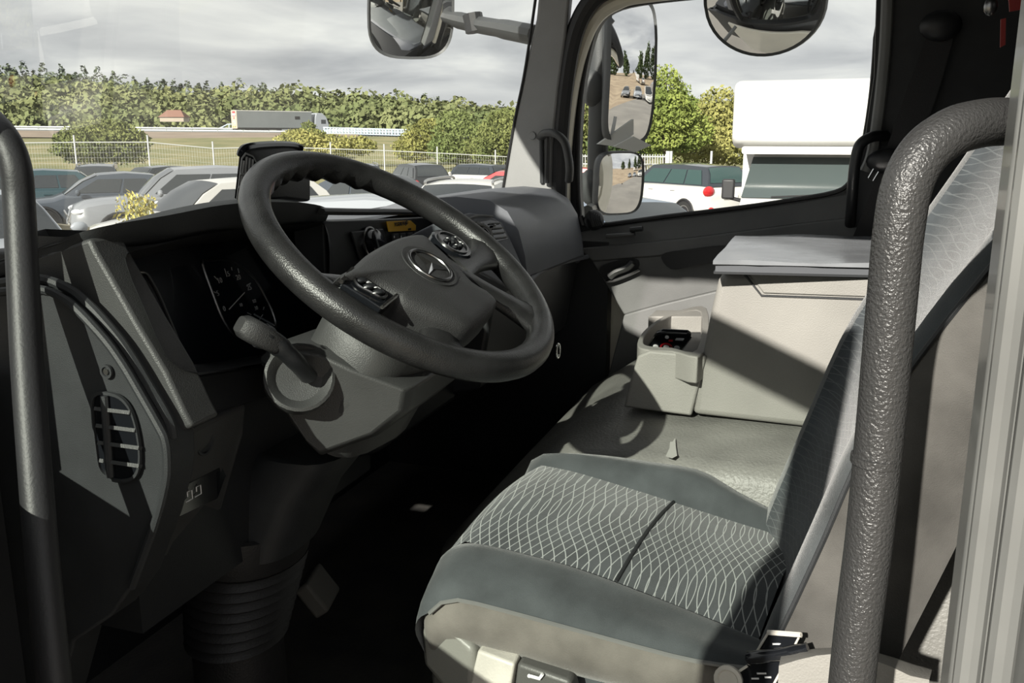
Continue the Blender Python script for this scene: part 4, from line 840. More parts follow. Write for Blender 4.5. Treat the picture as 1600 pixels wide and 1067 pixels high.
# wooded hills
def leafmat(name, c1, c2, scale=.5):
    m = mat(name, c1, .9, col2=c2, vscale=scale, spec=.2); return m
leafmat('forest_far', (.075, .095, .065), (.13, .15, .10), .02); leafmat('forest_mid', (.10, .125, .05), (.21, .22, .10), .03); leafmat('forest_near', (.10, .14, .045), (.24, .26, .10), .06)
def sky_y(px, pts):
    for (x0, y0), (x1, y1) in zip(pts, pts[1:]):
        if x0 <= px <= x1: return y0+(y1-y0)*(px-x0)/(x1-x0)
    return pts[-1][1]
def hill(name, D, pts, base, m, label, nrow, r, conifer=False, seed=1, nleaf=130):
    rg = random.Random(seed)
    b = MB(); xs = [pts[0][0]+i*(pts[-1][0]-pts[0][0])/60 for i in range(61)]
    rows = [[PD(x, base+8, D-30) for x in xs], [PD(x, base, D-20) for x in xs], [PD(x, sky_y(x, pts)+4, D+20) for x in xs], [PD(x, base, D+80) for x in xs]]
    b.grid(rows); tag(b.build(name, m), label+' slope', 'hill', kind='structure')
    b = MB(); step = r*1472/D*.8
    for j in range(nrow):
        v = j/(nrow-1); x = pts[0][0]
        while x < pts[-1][0]:
            ys = sky_y(x, pts); y = ys+8+(base-ys-8)*v+rg.uniform(-3, 3); rr = r*rg.uniform(.6, 1.25)
            c = PD(x, y, D+20-45*v+rg.uniform(-6, 6)); con = conifer and rg.random() < .55; h = rr*(1.35 if con else rg.uniform(.8, 1.1)); n = nleaf
            for _ in range(n):
                u = rg.uniform(-1, 1); a = rg.uniform(0, 6.283); q = math.sqrt(1-u*u)*(1 if not con else (.75*(1-u)/2+.1)/max(.15, math.sqrt(1-u*u)))
                nr = Vector((q*math.cos(a), q*math.sin(a), u)); lump = rg.uniform(.86, 1.05)
                p = c+Vector((nr.x*rr, nr.y*rr, nr.z*h))*lump; s = r*rg.uniform(.09, .20)
                t1 = (nr+Vector((rg.gauss(0, .5), rg.gauss(0, .5), rg.gauss(0, .5)))).normalized(); a1 = t1.orthogonal().normalized(); a1.rotate(Matrix.Rotation(rg.uniform(0, 6.28), 3, t1)); a2 = t1.cross(a1)
                b.add([p-a1*s, p-a2*s*.8, p+a1*s, p+a2*s*.8], [[0, 1, 2, 3]])
            x += step*rg.uniform(.6, 1.3)
    o = b.build(name.replace('hill', 'forest'), m, fix=False); tag(o, label, 'forest', kind='stuff')
hill('far_hill', 620, [(-150, 112), (0, 113), (60, 116), (120, 121), (180, 126), (230, 134), (300, 141), (370, 143), (420, 146), (460, 151), (490, 160), (560, 166), (640, 164), (720, 170), (800, 186), (1000, 205), (1400, 212)], 200, M['forest_far'], 'dark conifer wood along the hill crest', 6, 7.5, True, 3)
hill('near_hill', 330, [(-150, 132), (0, 133), (100, 138), (200, 146), (300, 158), (400, 154), (450, 152), (500, 160), (560, 160), (640, 166), (700, 176), (780, 190), (900, 200), (1300, 208)], 202, M['forest_mid'], 'green deciduous wood covering the lower hillside', 8, 6.5, False, 5)
# small house roof on the hillside
hs = thing('farmhouse', PD(262, 189, 272), 'small red roofed farmhouse among the hillside trees', 'house')
b = MB(); p0 = PD(250, 190, 272); b.prism([p0, p0+CR*7, p0+CR*7+Vector((0, 0, 1.4)), p0+Vector((0, 0, 1.4))], FH*5); b.build('wall', mat('house_wall', (.35, .30, .24), .9), hs)
b = MB(); b.add([p0+Vector((0, 0, 1.3))-CR*.4-FH*.4, p0+CR*7.4+Vector((0, 0, 1.3))-FH*.4, p0+CR*5.5+FH*2.5+Vector((0, 0, 3.4)), p0+CR*1.5+FH*2.5+Vector((0, 0, 3.4)), p0+Vector((0, 0, 1.3))-CR*.4+FH*5.4, p0+CR*7.4+Vector((0, 0, 1.3))+FH*5.4], [[0, 1, 2, 3], [0, 3, 4], [1, 5, 2], [3, 2, 5, 4]]); b.build('roof', mat('roof_red', (.22, .12, .09), .8), hs)

# trees and bushes built of leaves
leafmat('leaf_bright', (.11, .15, .035), (.27, .31, .08), .6); leafmat('leaf_mid', (.085, .11, .036), (.21, .225, .08), .5); leafmat('leaf_olive', (.17, .18, .055), (.34, .32, .11), .4); leafmat('leaf_dark', (.035, .06, .022), (.10, .135, .05), .5); leafmat('leaf_yellow', (.30, .27, .07), (.50, .43, .13), 2.0)
mat('bark', (.10, .075, .05), .9, bump=.5, bscale=20)
def tree(name, base, blobs, leaf, n, m, label, cat='tree', trunk=.12, seed=0, group=None, top=.6):
    rg = random.Random(seed); t = thing(name, base, label, cat, group); b = MB()
    vol = [r[0]*r[1]*r[2] for _, r in blobs]; tot = sum(vol)
    for (c, r), v_ in zip(blobs, vol):
        for _ in range(int(n*v_/tot)):
            while True:
                d = Vector((rg.uniform(-1, 1), rg.uniform(-1, 1), rg.uniform(-1, 1)))
                if .35 < d.length < 1: break
            d = d.normalized()*(d.length**.45); lump = 1+.18*math.sin(d.x*7+c.x)*math.cos(d.z*6+c.z)
            p = c+Vector((d.x*r[0], d.y*r[1], d.z*r[2]))*lump; s = leaf*rg.uniform(.6, 1.4)
            a = Vector((rg.gauss(0, 1), rg.gauss(0, 1), rg.gauss(0, .6))).normalized(); q = a.orthogonal().normalized(); q.rotate(Matrix.Rotation(rg.uniform(0, 6.28), 3, a)); w = a.cross(q)
            b.add([p-q*s, p+w*s*.5, p+q*s, p-w*s*.5], [[0, 1, 2, 3]])
    b.build('foliage', m, t, fix=False)
    tc = blobs[0][0]; MB().tube([base, base.lerp(tc, .5)+Vector((.1, .05, 0)), tc], [trunk, trunk*.8, trunk*.4], 8).build('trunk', M['bark'], t)
    return t
def bl(px, py, D, rx, rz, ry=None): return (PD(px, py, D), (rx, ry or rx, rz))
def S_(px, D): return px*D/1472
tree('bush', gp(158, 64), [bl(158, 222, 64, 2.9, 1.4), bl(120, 228, 63.5, 1.6, 1.1), bl(200, 228, 63.5, 1.5, 1.2), bl(160, 204, 64, 2.0, .8)], 0.12, 10200, M['leaf_mid'], 'large rounded green bush behind the wire fence', 'bush', seed=1)
tree('bush', gp(380, 80), [bl(470, 222, 80, 2.2, 1.1), bl(520, 228, 80, 2.0, .9), bl(560, 228, 81, 1.6, .8)], .14, 4680, M['leaf_olive'], 'low olive bush below the lorry beyond the fence', 'bush', seed=2)
tree('bush', gp(470, 90), [bl(482, 208, 90, .9, 1.1), bl(492, 218, 90, 1.3, 1.0)], .14, 2700, M['leaf_mid'], 'small upright bush in front of the lorry', 'bush', seed=3)
tree('shrub_tree', gp(650, 85), [bl(655, 222, 85, 1.7, 1.6), bl(640, 232, 85, 1.6, 1.1), bl(672, 212, 86, 1.6, 1.6)], .14, 4680, M['leaf_olive'], 'olive shrub tree right of the motorway bridge', 'tree', seed=4)
tree('shrub_tree', gp(715, 80), [bl(712, 212, 80, 2.0, 2.2), bl(735, 224, 80, 2.2, 1.7), bl(700, 232, 79, 1.8, 1.2)], .14, 5760, M['forest_near'], 'soft green shrub tree in the middle of the windscreen', 'tree', seed=5)
tree('shrub_tree', gp(790, 66), [bl(790, 212, 66, 1.9, 1.9), bl(765, 230, 66, 1.7, 1.1), bl(815, 226, 66, 1.8, 1.4), bl(800, 196, 67, 1.1, .9)], 0.12, 6800, M['leaf_mid'], 'green shrub tree beside the windscreen pillar', 'tree', seed=6)
tree('tree', gp(905, 50), [bl(915, 170, 50, 1.2, 1.6), bl(905, 200, 50, 1.5, 1.6), bl(930, 215, 50, 1.8, 1.3), bl(880, 215, 50, 1.6, 1.4), bl(945, 190, 51, 1.2, 1.2)], 0.11, 8840, M['leaf_mid'], 'green tree behind the side mirror post', 'tree', seed=7)
tree('tree', gp(1040, 44), [bl(1040, 130, 44, .75, .8), bl(1040, 150, 44, 1.1, .9), bl(1045, 175, 43.5, 1.35, 1.0), bl(1062, 170, 44, .8, .8), bl(1030, 205, 44, 1.5, 1.1), bl(1075, 205, 44, 1.2, .9)], 0.09, 11050, M['leaf_bright'], 'bright green maple tree left of the white motorhome', 'tree', seed=8)
tree('tree', gp(1010, 47), [bl(1000, 150, 47, .7, 1.5), bl(1000, 185, 47, 1.1, 1.4), bl(1000, 220, 47, 1.6, .9), bl(965, 200, 47.5, 1.2, 1.4), bl(960, 230, 47.5, 1.4, .8)], 0.09, 7650, M['leaf_dark'], 'dark green tree behind the upper side mirror', 'tree', seed=9)
tree('tree', gp(1120, 50), [bl(1125, 165, 50, 1.3, .9), bl(1110, 195, 50, 1.8, 1.3), bl(1150, 190, 50, 1.6, 1.2), bl(1100, 225, 49, 1.9, 1.0), bl(1150, 230, 49, 1.7, .9)], 0.11, 9350, M['leaf_olive'], 'olive tree directly beside the white motorhome', 'tree', seed=10)
tree('tree', gp(1200, 56), [bl(1210, 180, 56, 2.2, 1.4), bl(1200, 210, 56, 2.6, 1.6), bl(1280, 205, 56, 2.6, 1.6), bl(1070, 228, 55, 2.6, 1.1)], 0.13, 5950, M['leaf_mid'], 'green tree mostly hidden behind the white motorhome', 'tree', seed=11)
# weeds between the truck and the first cars
for k, (px, py, D, rx, rz, lab) in enumerate(((205, 330, 8.6, .15, .20, 'tall yellow weed before the grey car with the round badge'), (100, 378, 9.5, .28, .12, 'low yellow weed beneath the pale wooden beam'), (222, 322, 8.2, .12, .12, 'short yellow weed right of the tall yellow weed'))):
    c = PD(px, py, D); bs = Vector((c.x, c.y, 0)); t = thing('yellow_weed', bs, lab, 'weed', 'yellow weeds below the windscreen'); b = MB(); rg = random.Random(k)
    for _ in range(110):
        u = rg.uniform(-1, 1); p = c+CR*u*rx+FH*rg.uniform(-.3, .3)*rx+Vector((0, 0, rg.uniform(-1, 1)*rz*(1-.4*abs(u)))); s = rg.uniform(.008, .020); a = Vector((rg.gauss(0, 1), rg.gauss(0, 1), rg.gauss(0, 1))).normalized(); q = a.orthogonal(); w = a.cross(q); b.add([p-q*s*1.6, p+w*s*.6, p+q*s*1.6, p-w*s*.6], [[0, 1, 2, 3]])
    b.build('leaves', M['leaf_yellow'], t, fix=False); b = MB()
    for _ in range(14): u = rg.uniform(-1, 1); b.tube([bs+CR*u*.08, c+CR*u*rx*.5, c+CR*u*rx*.9+Vector((0, 0, rz*rg.uniform(.2, .9)))], .004, 4)
    b.build('stems', M['leaf_olive'], t)
bm_ = thing('timber_barrier', gp(100, 13), 'pale wooden barrier beam between the parked cars', 'barrier')
MB().prism([PD(66, 348, 13), PD(134, 356, 12.6), PD(134, 366, 12.6), PD(66, 359, 13)], FH*.12).build('beam', mat('pale_timber', (.50, .44, .30), .8, var=.15, vscale=4), bm_)
for px in (70, 128): p = PD(px, 360, 12.9); MB().box((p.x, p.y, p.z/2), (.1, .1, p.z)).build('post', M['pale_timber'], bm_)

# wire fence with steel posts and top rail
fe = thing('wire_fence', gp(400, 60), 'galvanised wire mesh fence with round posts behind the car park', 'fence')
mat('fence_steel', (.52, .53, .52), .5, metal=.2)
fp = [(-110, 214), (5, 212), (115, 211), (230, 211), (332, 221), (430, 219), (516, 222), (600, 225), (683, 229), (774, 234), (860, 239)]
pts = []
for px, py in fp:
    D = 53+px*.011; p = PD(px, py, D); q = p.copy(); q.z = gz(p)-.05; MB().tube([q, p], .05, 8).build('post', M['fence_steel'], fe); pts.append(p-Vector((0, 0, .42)))
MB().tube(pts, .030, 6).build('top_rail', M['fence_steel'], fe)
b = MB()
for a, c in zip(pts, pts[1:]):
    for k in range(24):
        p = a.lerp(c, k/24); b.tube([p, Vector((p.x, p.y, p.z-1.5))], .004, 3, cap=False)
    for z in (.3, .6, .9, 1.2): b.tube([a-Vector((0, 0, z)), c-Vector((0, 0, z))], .004, 3, cap=False)
tag(b.build('wire_mesh', M['fence_steel'], fe), kind='stuff')
# palisade fence at the right
pf = thing('palisade_fence', gp(980, 40), 'grey steel palisade fence seen past the side mirrors', 'fence')
for y in (244, 256): MB().tube([PD(880, y, 40), PD(1046, y+1, 40)], .03, 5).build('rail', M['fence_steel'], pf)
for k in range(41): px = 882+k*4.05; MB().tube([PD(px, 241, 40), PD(px, 275, 40)], .022, 4).build('pale', M['fence_steel'], pf)
for px, r in ((1044, .10), (1049, .06), (972, .06), (1112, .05)): p = PD(px, 236, 40); MB().tube([Vector((p.x, p.y, gz(p))), p], r, 8).build('post', M['fence_steel'], pf)
lp_ = thing('lamp_post', gp(899, 34), 'thin white pole beside the passenger pillar', 'pole'); p = PD(901, 110, 34); MB().tube([gp(899, 34), p], [.06, .04], 8).build('pole', M['white_mark'], lp_); MB().tube([p, p+CR*.5+Vector((0, 0, .1))], .04, 8).build('lamp_arm', M['white_mark'], lp_)
# ------------------------------------------------------------------ parked vehicles
mat('car_glass', (.022, .026, .028), .06, spec=.9, coat=.5); mat('car_glass_teal', (.022, .055, .05), .06, spec=.9, coat=.5); mat('tyre', (.018, .018, .018), .85); mat('alloy', (.45, .45, .45), .3, metal=.8); mat('car_trim', (.02, .02, .022), .5)
mat('lamp_clear', (.62, .64, .66), .12, coat=1); mat('lamp_red', (.45, .012, .015), .2, coat=1); mat('plate', (.78, .78, .76), .5)
def paint(n, c, rough=.32): return mat('paint_'+n, c, rough, coat=.8, metal=.0)
paint('white', (.58, .57, .54)); paint('graphite', (.20, .21, .225)); paint('dark', (.028, .034, .042)); paint('teal', (.02, .05, .06)); paint('silver', (.30, .32, .35)); paint('red', (.55, .03, .035)); paint('blue', (.15, .19, .25)); paint('navy', (.045, .055, .07)); paint('black', (.015, .016, .018))
STY = dict(
    suv=dict(L=4.4, W=1.84, H=1.62, belt=1.06, nose=.98, wsb=.19, rf=.04, rr=-.36, rb=-.465, wr=.35, gw=.84, rw=.64),
    hatch=dict(L=4.1, W=1.78, H=1.50, belt=.98, nose=.86, wsb=.22, rf=.05, rr=-.36, rb=-.46, wr=.32, gw=.84, rw=.64),
    sedan=dict(L=4.7, W=1.82, H=1.46, belt=.96, nose=.82, wsb=.20, rf=.03, rr=-.22, rb=-.38, wr=.33, gw=.83, rw=.60),
    mpv=dict(L=4.2, W=1.80, H=1.66, belt=1.08, nose=1.0, wsb=.27, rf=.12, rr=-.42, rb=-.48, wr=.33, gw=.86, rw=.68),
    mini=dict(L=4.1, W=1.80, H=1.56, belt=1.05, nose=.98, wsb=.21, rf=.10, rr=-.40, rb=-.46, wr=.34, gw=.85, rw=.68),
    van=dict(L=5.2, W=1.95, H=2.1, belt=1.2, nose=1.05, wsb=.33, rf=.18, rr=-.46, rb=-.49, wr=.34, gw=.92, rw=.82))
def car(style, pm, label, px, D, fwd, cat='car', rails=False, roof=None, glass='car_glass', group='parked cars', zset=None, lights=True, badge=False, plate=True, dots=False, sidewin=True):
    s = STY[style]; L, W, Hh, belt, nose, wr = s['L'], s['W'], s['H'], s['belt'], s['nose'], s['wr']; hw = W/2
    t = thing('parked_'+('van' if style == 'van' else 'car'), (0, 0, 0), label, cat, group)
    P = M['paint_'+pm]
    stn = [(-.5, .62*belt+.1, .84), (-.49, belt*.9, .92), (-.47, belt-.01, .96), (-.40, belt, .985), (-.2, belt, 1), (.05, belt, 1), (s['wsb'], belt-.01, 1), (s['wsb']+.05, belt*.35+nose*.65, .995), (.36, nose, .98), (.43, nose-.05, .95), (.475, nose-.13, .89), (.495, nose-.26, .80), (.503, nose-.42, .74)]
    rows = []
    for xf, top, w in stn:
        w *= hw; zb = .24 if abs(xf) < .45 else .30; h = []
        for yy, zz in ((0, zb), (.80, zb), (.96, zb+.10), (1.0, zb+.25), (.985, zb+(top-zb)*.62), (.955, top-.05), (.86, top), (.45, top+.028), (0, top+.035)):
            h.append((yy*w, zz))
        full = [Vector((xf*L, y, z)) for y, z in h]+[Vector((xf*L, -y, z)) for y, z in h[-2:0:-1]]
        rows.append(full)
    MB().grid(rows, close_u=True, cap=True).build('body', P, t, sharp=38, bevel=0)
    # cabin
    wb, wrf = hw*s['gw'], hw*s['rw']; xb, xf_, xr, xe = s['wsb']*L, s['rf']*L, s['rr']*L, s['rb']*L; bz = belt-.01
    cab = [(xb, bz, wb*.96, .03), (xb*.45+xf_*.55, bz+(Hh-bz)*.60, (wb+wrf)/2*.97, .05), (xf_, Hh-.055, wrf*.97, .035), (xf_*.5+xr*.5, Hh-.02, wrf, .035), (xr, Hh-.07, wrf*.97, .03), (xr*.45+xe*.55, bz+(Hh-bz)*.55, (wb+wrf)/2*.94, .045), (xe, bz, wb*.93, .02)]
    cab = [(x, z_, wb*.96+(wrf*.97-wb*.96)*(z_-bz)/(Hh-.055-bz), c_) for x, z_, w, c_ in cab]
    CB = [[Vector((x+c_*((1-abs(u)**2))*(1 if i < 2 else (-1 if i > 4 else 0)), u*w, z+(c_*(1-u*u) if 1 < i < 5 else 0))) for u in (-1, -.8, -.45, 0, .45, .8, 1)] for i, (x, z, w, c_) in enumerate(cab)]
    b = MB(); b.grid(CB); b.f.append([i*7 for i in range(7)]); b.f.append([i*7+6 for i in range(7)]); b.build('cabin', M['paint_'+(roof or pm)], t, sharp=30)
    def panel(r0, r1, a, c, nm, off):
        rr = [[p0.lerp(p1, q)+off for p0, p1 in zip(r0, r1)] for q in (a, c)]
        rr = [[r[0].lerp(r[1], .35)]+r[1:-1]+[r[-1].lerp(r[-2], .35)] for r in rr]
        MB().grid(rr).build(nm, M[glass], t, fix=False, sharp=80)
    o1 = Vector((.012, 0, .012)); o2 = Vector((-.014, 0, .008))
    b = MB(); gr_ = [[p+o1 for p in CB[0]], [p+o1 for p in CB[1]], [p+o1 for p in CB[2]]]
    gr_ = [[r[0].lerp(r[1], .3)]+r[1:-1]+[r[-1].lerp(r[-2], .3)] for r in gr_]; gr_[0] = [a.lerp(c, .06) for a, c in zip(gr_[0], gr_[1])]; gr_[2] = [a.lerp(c, .10) for a, c in zip(gr_[2], gr_[1])]
    b.grid(gr_).build('windscreen', M[glass], t, fix=False, sharp=80)
    b = MB(); gr_ = [[p+o2 for p in CB[4]], [p+o2 for p in CB[5]], [p+o2 for p in CB[6]]]; gr_ = [[r[0].lerp(r[1], .5)]+r[1:-1]+[r[-1].lerp(r[-2], .5)] for r in gr_]; gr_[0] = [a.lerp(c, .2) for a, c in zip(gr_[0], gr_[1])]; gr_[2] = [a.lerp(c, .3) for a, c in zip(gr_[2], gr_[1])]
    if style != 'van': b.grid(gr_).build('rear_window', M[glass], t, fix=False, sharp=80)
    zl, zu = bz+.05, Hh-.15
    def ex_(z, front): # cabin outline at height z
        k = (z-bz)/(Hh-.055-bz)
        return (xb+(xf_-xb)*k) if front else (xe+(xr-xe)*k)
    if style == 'van': spans = ((.80, .99),)
    elif style in ('sedan',): spans = ((.58, .985), (.20, .55))
    else: spans = ((.62, .985), (.32, .60), (.06, .30))
    if sidewin:
        for sg in (-1, 1):
            for a, c in spans:
                q = []
                for z, u in ((zl, a), (zl, c), (zu, c), (zu, a)):
                    x0, x1 = ex_(z, False)+.06, ex_(z, True)-.10; k = (z-bz)/(Hh-.055-bz); y = (wb*.96+(wrf*.97-wb*.96)*k)+.014; q.append(Vector((x0+(x1-x0)*u, sg*y, z)))
                MB().add(q, [[0, 1, 2, 3]]).build('side_window', M[glass], t, fix=False)
    # wheels
    for xw in (.305*L, -.30*L):
        for sg in (-1, 1):
            c = Vector((xw, sg*(hw-.10), wr)); w = MB().lathe(c, (0, sg, 0), [(wr*.62, -.10), (wr*.97, -.10), (wr, -.06), (wr, .07), (wr*.95, .105), (wr*.68, .11), (wr*.64, .09)], 24).build('wheel', M['tyre'], t)
            rm_ = MB().lathe(c, (0, sg, 0), [(wr*.68, .085), (wr*.68, .105), (wr*.62, .105), (wr*.60, .07), (wr*.2, .05), (0, .06)], 20)
            rm_.build('hub_disc', M['car_trim'], w); 
            b = MB()
            for k in range(5):
                a = k*2*math.pi/5+.3; d = Vector((math.cos(a), 0, math.sin(a))); n_ = Vector((-math.sin(a), 0, math.cos(a))); y = Vector((0, sg*.095, 0))
                b.add([c+y+d*wr*.12-n_*.05, c+y+d*wr*.12+n_*.05, c+y+d*wr*.64+n_*.035, c+y+d*wr*.64-n_*.035], [[0, 1, 2, 3]])
            b.lathe(c, (0, sg, 0), [(wr*.66, .09), (wr*.68, .112), (wr*.60, .108)], 20); b.build('rim', M['alloy'], w)
            ar = [Vector((xw+(wr+.05)*math.cos(a), sg*(hw+.004), wr+(wr+.05)*math.sin(a))) for a in [math.pi*k/12 for k in range(13)]]
            b = MB(); b.tube(ar, .035, 6); b.build('wheel_arch', M['car_trim'], t)
            b = MB(); b.add([Vector((xw, sg*(hw+.002), wr))]+[p+Vector((0, -sg*.002, 0)) for p in ar], [[0, k+1, k+2] for k in range(12)]); b.build('arch_gap', M['car_trim'], t, fix=False)
    # lamps, grille, plates, mirrors, handles
    for sg in (-1, 1):
        if lights:
            MB().ball((.462*L, sg*hw*.70, nose-.20), (.16, .20, .075), 12, 8).build('headlight', M['lamp_clear'], t)
            if style == 'mpv':
                MB().ball((-.485*L, sg*hw*.80, .95), (.09, .20, .15), 14, 8).build('tail_light', M['lamp_red'], t); MB().ball((-.50*L, sg*hw*.74, .47), (.05, .10, .07), 12, 8).build('rear_reflector', M['lamp_red'], t)
            else: MB().ball((-.484*L, sg*hw*.80, belt-.16), (.08, .14, .12), 12, 8).build('tail_light', M['lamp_red'], t)
            MB().ball((xb-.28, sg*(hw+.07), belt+.06), (.06, .11, .075), 10, 6).build('door_mirror', P, t)
        for x in (.06*L, -.17*L): MB().box((x, sg*(hw*.985), belt-.13), (.18, .03, .03)).build('door_handle', P, t)
        MB().box((0, sg*hw*.99, .34), (.42*L, .03, .12)).build('sill_trim', M['car_trim'], t)
    b = MB(); gx = .500*L
    gpo = [(-.42, nose-.17), (.42, nose-.17), (.34, nose-.42), (.2, nose-.47), (-.2, nose-.47), (-.34, nose-.42)]
    b.prism([Vector((gx-.10 if z > nose-.2 else gx+.006, y, z)) for y, z in gpo], (.03, 0, 0)); gl = b.build('grille', M['car_trim'], t)
    if badge:
        c = Vector((gx+.0, 0, nose-.29)); a_ = Vector((.45, 0, 1)).normalized()
        MB().tube([c+Vector((.04, 0, 0))+Vector((0, math.cos(k*math.pi/10), 0))*.10+a_*math.sin(k*math.pi/10)*.10-Vector((a_.z, 0, -a_.x))*0 for k in range(21)], .016, 6).build('badge_ring', M['chrome'], gl)
        MB().box(c+Vector((.045, 0, 0)), (.02, .26, .035)).build('badge_bar', M['chrome'], gl)
        for sg in (-1, 1): MB().tube([Vector((gx-.06, sg*.42, nose-.17)), Vector((gx+.03, sg*.33, nose-.42)), Vector((gx+.04, sg*.18, nose-.48))], .022, 6).build('chrome_blade', M['chrome'], gl)
        MB().tube([Vector((gx+.04, y, nose-.48)) for y in (-.18, .18)], .022, 6).build('chrome_blade', M['chrome'], gl)
    if plate:
        MB().box((gx+.02, 0, .42), (.02, .50, .11)).build('number_plate', M['plate'], t); MB().box((-.505*L, 0, .62 if style != 'mpv' else .8), (.02, .50, .11)).build('number_plate', M['plate'], t)
    MB().box((.49*L, 0, .33), (.10, W*.72, .14)).build('front_bumper', M['car_trim'], t, bevel=.03); MB().box((-.492*L, 0, .36), (.08, W*.80, .20)).build('rear_bumper', M['car_trim'], t, bevel=.03)
    if rails:
        for sg in (-1, 1): MB().tube(smooth([(xf_-.02, sg*wrf*.93, Hh-.05), (xf_-.15, sg*wrf*.93, Hh+.02), (xr+.15, sg*wrf*.93, Hh+.01), (xr, sg*wrf*.93, Hh-.06)], 4), .022, 6).build('roof_rail', M['alloy'], t)
    f = (CR*fwd[0]+FH*fwd[1]).normalized(); p = gp(px, D)
    if zset is not None: p.z = zset
    t.location = p; t.rotation_euler = (0, 0, math.atan2(f.y, f.x)); return t
car('suv', 'graphite', 'grey crossover with chrome grille badge facing the truck', 285, 19.2, (-.88, -.47), badge=True)
car('sedan', 'navy', 'dark navy saloon parked left of the grey badged crossover', 165, 22.2, (-.88, -.47))
car('hatch', 'teal', 'dark teal car at the far left behind the saloon', 30, 24.5, (-.9, -.43))
car('hatch', 'silver', 'silver hatchback with alloy wheel at the left edge', -38, 11.2, (.70, -.71))
car('suv', 'dark', 'dark estate with silver roof rails seen from behind at left', 158, 31, (-.35, .94), rails=True)
car('hatch', 'dark', 'dark low car roof behind the grey badged crossover', 272, 40, (.5, .87))
car('hatch', 'white', 'small white car roof left of the dash-top pod', 352, 29, (.4, .9))
car('hatch', 'white', 'white hatchback low in front of the dash-top pod', 340, 15.0, (-.72, -.70))
car('hatch', 'silver', 'pale silver car seen through the steering wheel', 487, 10.5, (-.99, -.1))
car('suv', 'dark', 'dark estate with roof rails above the steering wheel rim', 562, 34, (-.25, .97), rails=True)
car('suv', 'black', 'black crossover with white rear plate below the bridge', 648, 37, (-.45, .89))
car('sedan', 'navy', 'dark blue car just above the steering wheel rim', 600, 19.5, (.75, -.66))
car('mini', 'white', 'white small crossover with dark roof by the windscreen pillar', 738, 44, (-.80, .60), roof='dark')
car('hatch', 'red', 'red hatchback partly behind the windscreen pillar', 800, 24.5, (-.9, .4))
car('hatch', 'white', 'white car with roof rails in front of the dashboard', 722, 14.0, (-.2, -.98), rails=True)
car('hatch', 'red', 'red hatchback seen between pillar and side mirror', 876, 31, (-.95, .3))
car('hatch', 'blue', 'grey blue car under the lower side mirror', 975, 10.0, (.45, -.9))
car('mpv', 'white', 'white people carrier with dark roof and round red lamps', 1062, 26.5, (-.5, .87), roof='dark', glass='car_glass_teal')
car('hatch', 'navy', 'dark blue car between people carrier and motorhome', 1175, 32, (.2, .98))
# vehicles in the yard behind, seen in the side mirror
def rear_car(style, pm, label, x, y, f):
    t = car(style, pm, label, 800, 10, (0, 1), cat='van' if style == 'van' else 'car', group='vehicles in the yard behind the truck')
    p = Vector((x, y, 0)); p.z = gz(p); t.location = p; t.rotation_euler = (0, 0, math.atan2(f[1], f[0]))
rear_car('van', 'white', 'white van in the lower row seen in the upper side mirror', 9.5, -31, (-.1, 1)); rear_car('suv', 'silver', 'silver car beside the white van in the side mirror', 6.8, -32, (-.1, 1)); rear_car('hatch', 'graphite', 'grey car in the lower row nearest the truck in the mirror', 4.2, -32, (-.1, 1))
rear_car('van', 'white', 'white van on the slope in the mirror', 10.0, -62, (.2, -1)); rear_car('hatch', 'white', 'white hatchback beside the van on the slope', 13.2, -62, (.2, -1))
for k, (x, y, h) in enumerate(((14, -84, 9), (19.6, -86, 12), (25.2, -88, 13), (30.8, -88, 12), (36.4, -90, 13), (5, -90, 9), (42, -90, 13), (-4, -92, 8))):
    p = Vector((x, y, 0)); p.z = gz(p)
    tree('conifer', p, [(p+Vector((0, 0, h*.35)), (2.6, 2.6, h*.35)), (p+Vector((.2, 0, h*.65)), (1.9, 1.9, h*.3)), (p+Vector((0, .2, h*.88)), (1.0, 1.0, h*.18))], .45, 1100, M['leaf_dark'], 'dark conifer in the mirror, ' + ('nearest the vans', 'second from the vans', 'third from the vans', 'tall in the group middle', 'fifth from the vans', 'lone on the left', 'at the right of the group', 'far left behind the truck')[k], 'tree', seed=40+k, group='conifers behind the yard')

# motorhome with over-cab berth
mh = thing('motorhome', (0, 0, 0), 'white motorhome with bulging over-cab berth', 'motorhome')
mat('camper_white', (.60, .595, .575), .3, coat=.4)
def sect(x, y, z0, z1, r, n=5):
    pts = []
    for cx, cy, a0 in ((y-r, z1-r, 0), (-y+r, z1-r, 90), (-y+r, z0+r, 180), (y-r, z0+r, 270)):
        for k in range(n): a = R(a0+90*k/(n-1)); pts.append(Vector((x, cx+r*math.cos(a), cy+r*math.sin(a))))
    return pts
MB().grid([sect(1.45, 1.10, 2.12, 3.0, .10), sect(1.38, 1.14, 2.06, 3.02, .10), sect(1.2, 1.15, 1.99, 3.04, .10), sect(.2, 1.15, 1.97, 3.06, .10), sect(-.5, 1.15, 1.97, 3.06, .10)][::-1], close_u=True, cap=True).build('overcab_berth', M['camper_white'], mh, sharp=60)
MB().grid([sect(1.35, .98, 1.90, 2.02, .04), sect(-.4, 1.0, 1.90, 2.02, .04)][::-1], close_u=True, cap=True).build('overcab_floor', M['camper_white'], mh)
MB().grid([sect(-.3, 1.15, .5, 3.06, .08), sect(-5, 1.15, .5, 3.06, .08)][::-1], close_u=True, cap=True).build('living_box', M['camper_white'], mh, sharp=60)
cabr = [[Vector((x, u*w, z)) for u in (-1, -.9, -.5, 0, .5, .9, 1)] for x, z, w in ((2.15, .35, .85), (2.2, .75, .88), (2.05, 1.02, .90), (1.55, 1.18, .93), (.80, 1.95, .82), (-.4, 1.97, .84))]
b = MB(); b.grid(cabr); n = 7
